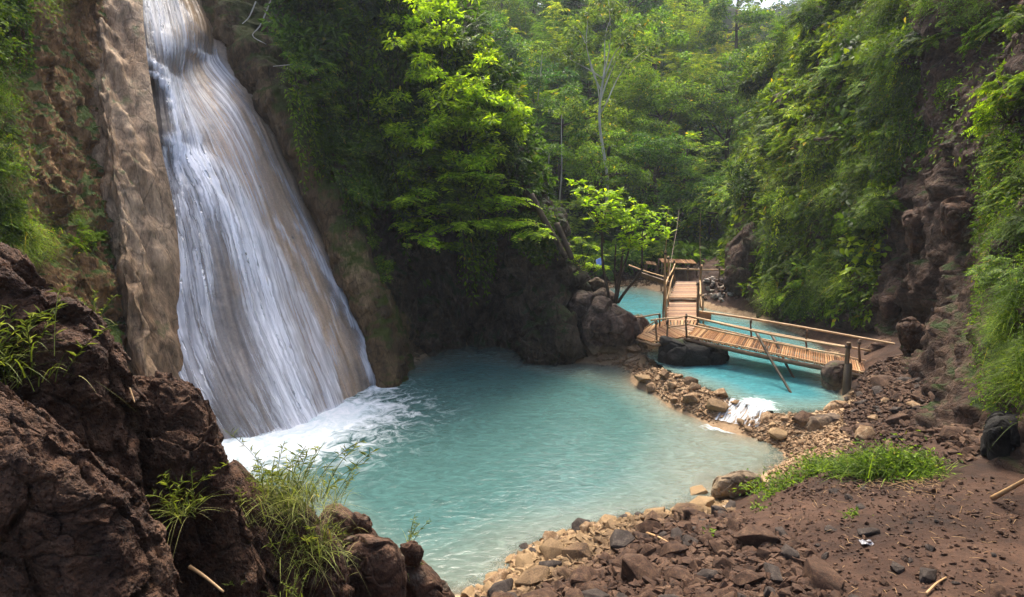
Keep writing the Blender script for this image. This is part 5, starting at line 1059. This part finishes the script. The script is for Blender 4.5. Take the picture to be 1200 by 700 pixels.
# left cliff plants
LG = 'ferns and grasses on the left cliff'
region(left, [(-50, 40), (-10, 60), (8, 140), (12, 240), (40, 290), (10, 310), (-50, 320)], 44, ['weedy', 'fern', 'weedy', 'fern', 'weedy'], .34, .52, [G3, G2, G1, G3], 'on the left cliff edge', LG, .1)
region(left, [(-30, -20), (40, -20), (15, 20), (-10, 60), (-30, 60)], 9, ['weedy', 'hanging', 'shrub'], .4, .65, [G1, G2], 'high on the left cliff', 'plants high on the left cliff', .1)
region(left, [(60, 250), (120, 260), (140, 290), (90, 300)], 5, ['fern', 'weedy'], .22, .32, [G2, G3], 'on the brown rock near the fall', 'small plants by the fall')
print('left plants', time.time() - T0)

# ---- grasses near
def grass_clump(name, px_, py_, Y, n, L, label, stalks=6, lean=(0, 0), spread=.16, w=.009, straw=.25, lf=120, z=None):
    c = W(px_, py_, Y); r = empty(name, c); tag(r, label, 'grass'); g = Geo(); P = np.stack([rng.normal(0, spread, n), rng.normal(0, spread * .6, n), rng.normal(-.02, spread * .35, n)], 1); d = rdir(n, .35, 1.) + [lean[0], lean[1], .3]
    blades(g, P, d, L * rng.uniform(.4, 1.1, n), w * rng.uniform(.5, 1.2, n), rng.uniform(.1, .8, n)); m = int(n * straw); link('blades', g.mesh('blades', LF['grass'], smooth=False), r)
    if m:
        g = Geo(); P = np.stack([rng.normal(0, spread, m), rng.normal(0, spread * .6, m), rng.normal(-.03, spread * .3, m)], 1); blades(g, P, rdir(m, .0, .9), L * rng.uniform(.3, .9, m), w * .5, rng.uniform(.3, 1.2, m)); link('dry_blades', g.mesh('dry_blades', LF['straw'], smooth=False), r)
    if stalks:
        g = Geo()
        for i in range(stalks):
            p = np.array([rng.normal(0, spread), rng.normal(0, spread * .5), 0]); dd = nrm(rdir(1, .6, 1.)[0] + [lean[0] * .6, lean[1], .5]); LL = L * rng.uniform(.9, 1.5); t = np.linspace(0, 1, 8)[:, None]; Q = p + dd * LL * t + np.array([dd[0], dd[1], -.6]) * LL * .3 * t ** 2.5; tube(g, Q, .0025, 4, False)
            k = 20; ii = rng.uniform(1.5, 7, k); b0 = np.stack([np.interp(ii, np.arange(8), Q[:, j]) for j in range(3)], 1); leaves(g, b0, rdir(k, -.2, .6) + dd * .5, rdir(k, .2, 1), L * rng.uniform(.11, .2, k), w * .95, .1, .3)
        link('leafy_stalks', g.mesh('leafy_stalks', LF['grass'], smooth=False), r)
    return r
grass_clump('grass_tuft', 30, 440, 3.4, 60, .34, 'bamboo grass tuft in the hollow between the left boulders', 14, (.35, -.1), .10, .008)
grass_clump('grass_tuft', -5, 420, 3.3, 50, .36, 'bamboo grass tuft cut by the left edge of the frame', 12, (.5, -.1), .08, .008)
grass_clump('grass_tuft', 110, 375, 3.9, 8, .18, 'sparse sprig of leaves on the ridge of the upper left boulder', 4, (.3, 0), .04, .007)
grass_clump('grass_tuft', 215, 600, 3.55, 45, .30, 'wispy grass tuft on the jagged rock shoulder', 7, (.1, -.1), .05, .008)
grass_clump('grass_tuft', 330, 585, 4.6, 520, .46, 'tall dense grass clump on the crest of the rock mound', 16, (0, 0), .17, .007, .7)
grass_clump('grass_tuft', 355, 640, 4.5, 420, .34, 'lower grass clump drooping in front of the rock mound', 12, (.05, -.2), .15, .008, .4)
grass_clump('grass_tuft', 290, 600, 4.5, 110, .30, 'yellowing grass on the left flank of the rock mound', 8, (-.1, 0), .08, .008, .6)
grass_clump('grass_tuft', 280, 690, 3.9, 16, .20, 'few green blades at the foot of the jagged shoulder', 5, (0, 0), .05, .008)
grass_clump('grass_tuft', 345, 700, 3.9, 14, .14, 'small leafy sprig at the bottom edge under the mound', 4, (0, 0), .05, .010)
grass_clump('grass_tuft', 395, 655, 5.0, 40, .16, 'short grass among the rocks right of the mound', 4, (0, 0), .08, .007, 1.)
grass_clump('grass_tuft', 470, 668, 5.6, 26, .22, 'thin grass on the low boulder at the pool edge', 7, (.2, 0), .08, .006, 1.)
grass_clump('grass_tuft', 480, 640, 5.7, 6, .30, 'dark seed stalks standing against the turquoise water', 4, (.15, 0), .03, .006)
grass_clump('grass_tuft', 400, 590, 5.4, 5, .30, 'lone dark stem rising over the water right of the mound', 2, (.05, 0), .02, .005)
# fallen leaf-sheath on left rocks
def stick(name, pts, r, mat, label, cat='stick'):
    g = Geo(); P = catmull(np.array(pts), 12); tube(g, P, np.linspace(r, r * .6, 12), 7); o = link(name, g.mesh(name, mat)); tag(o, label, cat)
stick('stick', [W(222, 664, 3.5), W(240, 676, 3.45), W(262, 694, 3.4)], .012, M['bamboo'], 'orange brown dry stick on the rocks at bottom left')
stick('stick', [W(152, 455, 3.7), W(158, 472, 3.65)], .006, M['bamboo'], 'short pale stick on the jagged shoulder top')
def gstick(a, b_, z, r, label, mat='bamboo', name='stick'):
    p = G1p(*a); q = G1p(*b_); p[2] += r + .02; q[2] += r + .03; mid = (p + q) / 2; mid[2] += .02; stick(name, [p, mid, q], r, M[mat], label)
gstick((758, 628), (792, 646), .75, .018, 'orange bamboo piece lying on the near stone heap')
stick('pole', [Z(1163, 584, 1.62), Z(1185, 572, 1.85), Z(1210, 558, 2.1)], .03, M['bamboo'], 'pale pole lying against the bank at the right edge', 'pole')
gstick((1085, 700), (1108, 682), 1.5, .012, 'short dry stick at the bottom edge of the dirt path')
gstick((1035, 556), (1070, 572), 1.2, .006, 'thin dry twig lying right of the green weeds'); gstick((1020, 566), (1062, 575), 1.2, .005, 'thin dry twig lying below the green weeds'); gstick((1040, 572), (1080, 566), 1.2, .005, 'thin dry twig crossing the others on the path')
# weeds in the middle of the bank
def weed_patch(pts, label, n=320, L=.2, sp=.22):
    for (a, b_, z), l_ in zip(pts, label):
        p = G1p(a, b_); r = empty('weed_clump', p); tag(r, l_, 'weeds'); g = Geo(); P = np.stack([rng.normal(0, sp, n), rng.normal(0, sp * .8, n), rng.uniform(0, .03, n)], 1); blades(g, P, rdir(n, .4, 1.), L * rng.uniform(.5, 1.2, n), .012, rng.uniform(.1, .6, n), 5)
        m = n * 2; P = np.stack([rng.normal(0, sp, m), rng.normal(0, sp * .8, m), np.abs(rng.normal(.04, .08, m)) * L * 4], 1); leaves(g, P, rdir(m, -.1, .8), rdir(m, .3, 1), rng.uniform(.04, .09, m), .03); link('foliage', g.mesh('foliage', LF['weed'], smooth=False), r)
weed_patch([(1052, 556, 0), (1022, 556, 0)], ['fullest green weed clump at the right end of the weed row', 'green weed clump left of the fullest one'], 420, .44, .17)
weed_patch([(990, 556, 0), (962, 554, 0), (1078, 554, 0)], ['green weed clump in the middle of the weed row', 'green weed clump near the flat topped boulder', 'small green weeds touching the dirt path end'], 260, .32, .16)
weed_patch([(932, 566, 0), (906, 578, 0)], ['low green weed clump beyond the water edge boulder', 'sparse green weeds at the left end of the weed row'], 150, .15, .2)
weed_patch([(835, 630, .8), (892, 598, .9), (1000, 605, 1.3)], ['tiny green sprout among the near stones', 'little sprout between stones under the weed row', 'single green seedling on the dirt path'], 14, .10, .05)
# straw litter on the path
def straw():
    q = scatter_px([(900, 590), (1060, 552), (1190, 570), (1200, 698), (940, 698)], 260); cx, cy = G1p(1055, 568)[:2]; q[:150] = np.array([cx, cy]) + rng.normal(0, .28, (150, 2)); z = Hq(q[:, 0], q[:, 1]) + .012; a = rng.uniform(0, 6.28, len(q)); L = rng.uniform(.03, .16, len(q)); g = Geo()
    for (x, y), zz, aa, l in zip(q, z, a, L): d = np.array([math.cos(aa), math.sin(aa), 0]) * l; tube(g, [np.array([x, y, zz]), np.array([x, y, zz + .006]) + d * .5, np.array([x, y, zz]) + d], .0025, 4)
    tag(link('straw_litter', g.mesh('straw_litter', M['bamboo'])), 'dry straw bits scattered on the dirt path', kind='stuff')
straw()
# scraps of litter
for (a, b_, z, s_, l_, c_) in ((851, 597, .55, .05, 'crumpled white plastic scrap on the near stones', (.5, .5, .5)), (1015, 640, 1.4, .06, 'crumpled grey plastic wrapper on the dirt path', (.2, .2, .22))):
    p = G1p(a, b_); p[2] += .04; bmat = MB('plastic_scrap'); mt = bmat.done(bmat.prin(c_, .3, None, .5)); sh = Sheet([[p + np.array([i * s_, j * s_ * .6, 0]) for i in (-1, 0, 1)] for j in (-1, 0, 1)], 14, 18, lambda P, u, t: .03 * fbm(P * 25, 3)); o = link('plastic_scrap', sh.geo().mesh('plastic_scrap', mt)); mm = o.modifiers.new('s', 'SOLIDIFY'); mm.thickness = .002; tag(o, l_, 'litter')
# hanging dry roots near the top of the dark cliff
for k, (pts, l_) in enumerate((([(300, 2, 17.5), (292, 20, 17.4), (284, 28, 17.3)], 'upper pale root dangling beside the waterfall top'), ([(318, 0, 17.5), (305, 30, 17.4), (296, 42, 17.3), (312, 52, 17.3)], 'curled pale root dangling beside the waterfall top'), ([(350, 60, 17.5), (345, 74, 17.4), (320, 78, 17.3)], 'short pale root under the hanging shrubs'), ([(365, 150, 17.6), (372, 165, 17.5), (378, 190, 17.4)], 'thin pale root on the dark cleft'))):
    stick('hanging_root', [W(*q) for q in pts], .018, BK['pale'], l_, 'root')

# ---- leafy ground cover over cliffs (uncountable)
def cover(sh, mask, n, L, W_, name, mat, label, off=.06, color=(1, 1, 1), seed=1):
    global rng; rng = np.random.default_rng(seed); Pf = sh.P.reshape(-1, 3); Nf = sh.N.reshape(-1, 3); k = np.flatnonzero(mask(sh.px, sh.py, Pf)); dens = fbm(Pf[k] * .9, 4) + .12; k = k[(dens > rng.uniform(-.25, .3, len(k)))]
    # area weighting
    if not len(k): return
    w = sh.zc[k] ** 0; idx = rng.choice(k, n); P = Pf[idx] + rng.normal(0, .06, (n, 3)) + Nf[idx] * rng.uniform(0, off * 3, (n, 1)); D = nrm(Nf[idx] * .7 + rng.normal(0, .5, (n, 3)) - [0, 0, .45]); Nn = nrm(Nf[idx] + [0, 0, .8] + rng.normal(0, .35, (n, 3)))
    g = Geo(); sc = np.clip(sh.zc[idx] / 14, .5, 2.); leaves(g, P, D, Nn, L * sc * rng.uniform(.5, 1.3, n), W_ * sc); o = link(name, g.mesh(name, mat, smooth=False)); o.color = tuple(color) + (1,); tag(o, label, kind='stuff')
cover(right, lambda x, y, P: (x > 780) & (x < 1065 - np.maximum(y - 100, 0) * .15) & (y > -120) & (y < 400) & (P[:, 2] > 1.2) & (P[:, 1] > 11), 38000, .17, .08, 'creeper_leaves', LF['mid'], 'creeping foliage covering the right slope', color=(1.1, 1.05, .45), seed=21)
cover(right, lambda x, y, P: (x > 1000) & (y > -120) & (y < 200) & (P[:, 2] > 1.6), 5000, .13, .06, 'creeper_leaves', LF['mid'], 'sparse creepers on the bare cliff strip', color=(1.1, 1.1, .8), seed=22)
cover(right, lambda x, y, P: (x > 1150) & (x < 1330) & (y > 150) & (y < 480) & (P[:, 2] > 1.4), 22000, .10, .035, 'creeper_leaves', LF['mid'], 'moss and weeds draping the right edge', color=(1.1, 1.05, .45), seed=23)
cover(dark, lambda x, y, P: (x > 300 + np.maximum(y, 0) * .55) & (y < 225) & (y > -150), 42000, .17, .075, 'creeper_leaves', LF['mid'], 'dark creeping foliage over the middle cliff', color=(.8, .85, .6), seed=24)
cover(left, lambda x, y, P: (x < 30 + (y < 20) * 50) & (x > -200) & (y < 330), 8000, .08, .03, 'creeper_leaves', LF['mid'], 'green growth on the left cliff edge', color=(1.1, 1.1, .5), seed=25)
print('cover', time.time() - T0)

# ------------------------------------------------------------------ haze
bm = bmesh.new(); bmesh.ops.create_cube(bm, size=1); me = bpy.data.meshes.new('haze'); bm.to_mesh(me); bm.free(); hz_ = link('haze', me); hz_.scale = (640, 570, 70); hz_.location = (0, 150, 30); tag(hz_, 'thin pale air filling the gorge', kind='stuff')
b = MB('haze_air'); v = b.n('ShaderNodeVolumePrincipled'); v.inputs['Color'].default_value = (.82, .9, 1., 1); v.inputs['Density'].default_value = .0006; v.inputs['Anisotropy'].default_value = .3; b.l(v.outputs[0], b.out.inputs['Volume']); me.materials.append(b.m)

# ------------------------------------------------------------------ light, world, camera
EL, AZ = math.radians(60), math.radians(-2)     # azimuth from +Y toward +X
sd = Vector((math.sin(AZ) * math.cos(EL), math.cos(AZ) * math.cos(EL), math.sin(EL)))
L = bpy.data.lights.new('sun', 'SUN'); L.energy = 1.7; L.angle = math.radians(16); L.color = (1., .93, .80); lo = bpy.data.objects.new('sun', L); COL.objects.link(lo); lo.rotation_euler = sd.to_track_quat('Z', 'Y').to_euler(); lo.location = sd * 40
w = bpy.data.worlds.new('World'); S.world = w; w.use_nodes = True; nt = w.node_tree; nt.nodes.clear(); bg = nt.nodes.new('ShaderNodeBackground'); wo = nt.nodes.new('ShaderNodeOutputWorld'); sk = nt.nodes.new('ShaderNodeTexSky')
sk.sky_type = 'NISHITA'; sk.sun_disc = False; sk.sun_elevation = EL; sk.sun_rotation = AZ; sk.air_density = .8; sk.dust_density = 5.; sk.ozone_density = .6
nt.links.new(sk.outputs[0], bg.inputs[0]); nt.links.new(bg.outputs[0], wo.inputs[0]); bg.inputs[1].default_value = .15
cam = bpy.data.cameras.new('camera'); cam.lens = 22; cam.sensor_width = 36; cam.clip_end = 2000; cam.clip_start = .05; co = bpy.data.objects.new('camera', cam); COL.objects.link(co); co.location = (0, 0, CH); co.rotation_euler = (math.pi / 2 - PITCH, 0, 0); S.camera = co
S.view_settings.view_transform = 'Standard'; S.view_settings.look = 'None'; S.view_settings.exposure = 1.72; S.view_settings.gamma = 1.
S.cycles.use_denoising = True; S.cycles.max_bounces = 8; S.cycles.transparent_max_bounces = 16; S.cycles.volume_bounces = 1; S.cycles.sample_clamp_indirect = 6; S.cycles.use_adaptive_sampling = True; S.cycles.adaptive_threshold = .02
S.cycles.caustics_reflective = False; S.cycles.caustics_refractive = False; S.cycles.diffuse_bounces = 4; S.cycles.transmission_bounces = 4
print('done', time.time() - T0, len(bpy.data.objects))
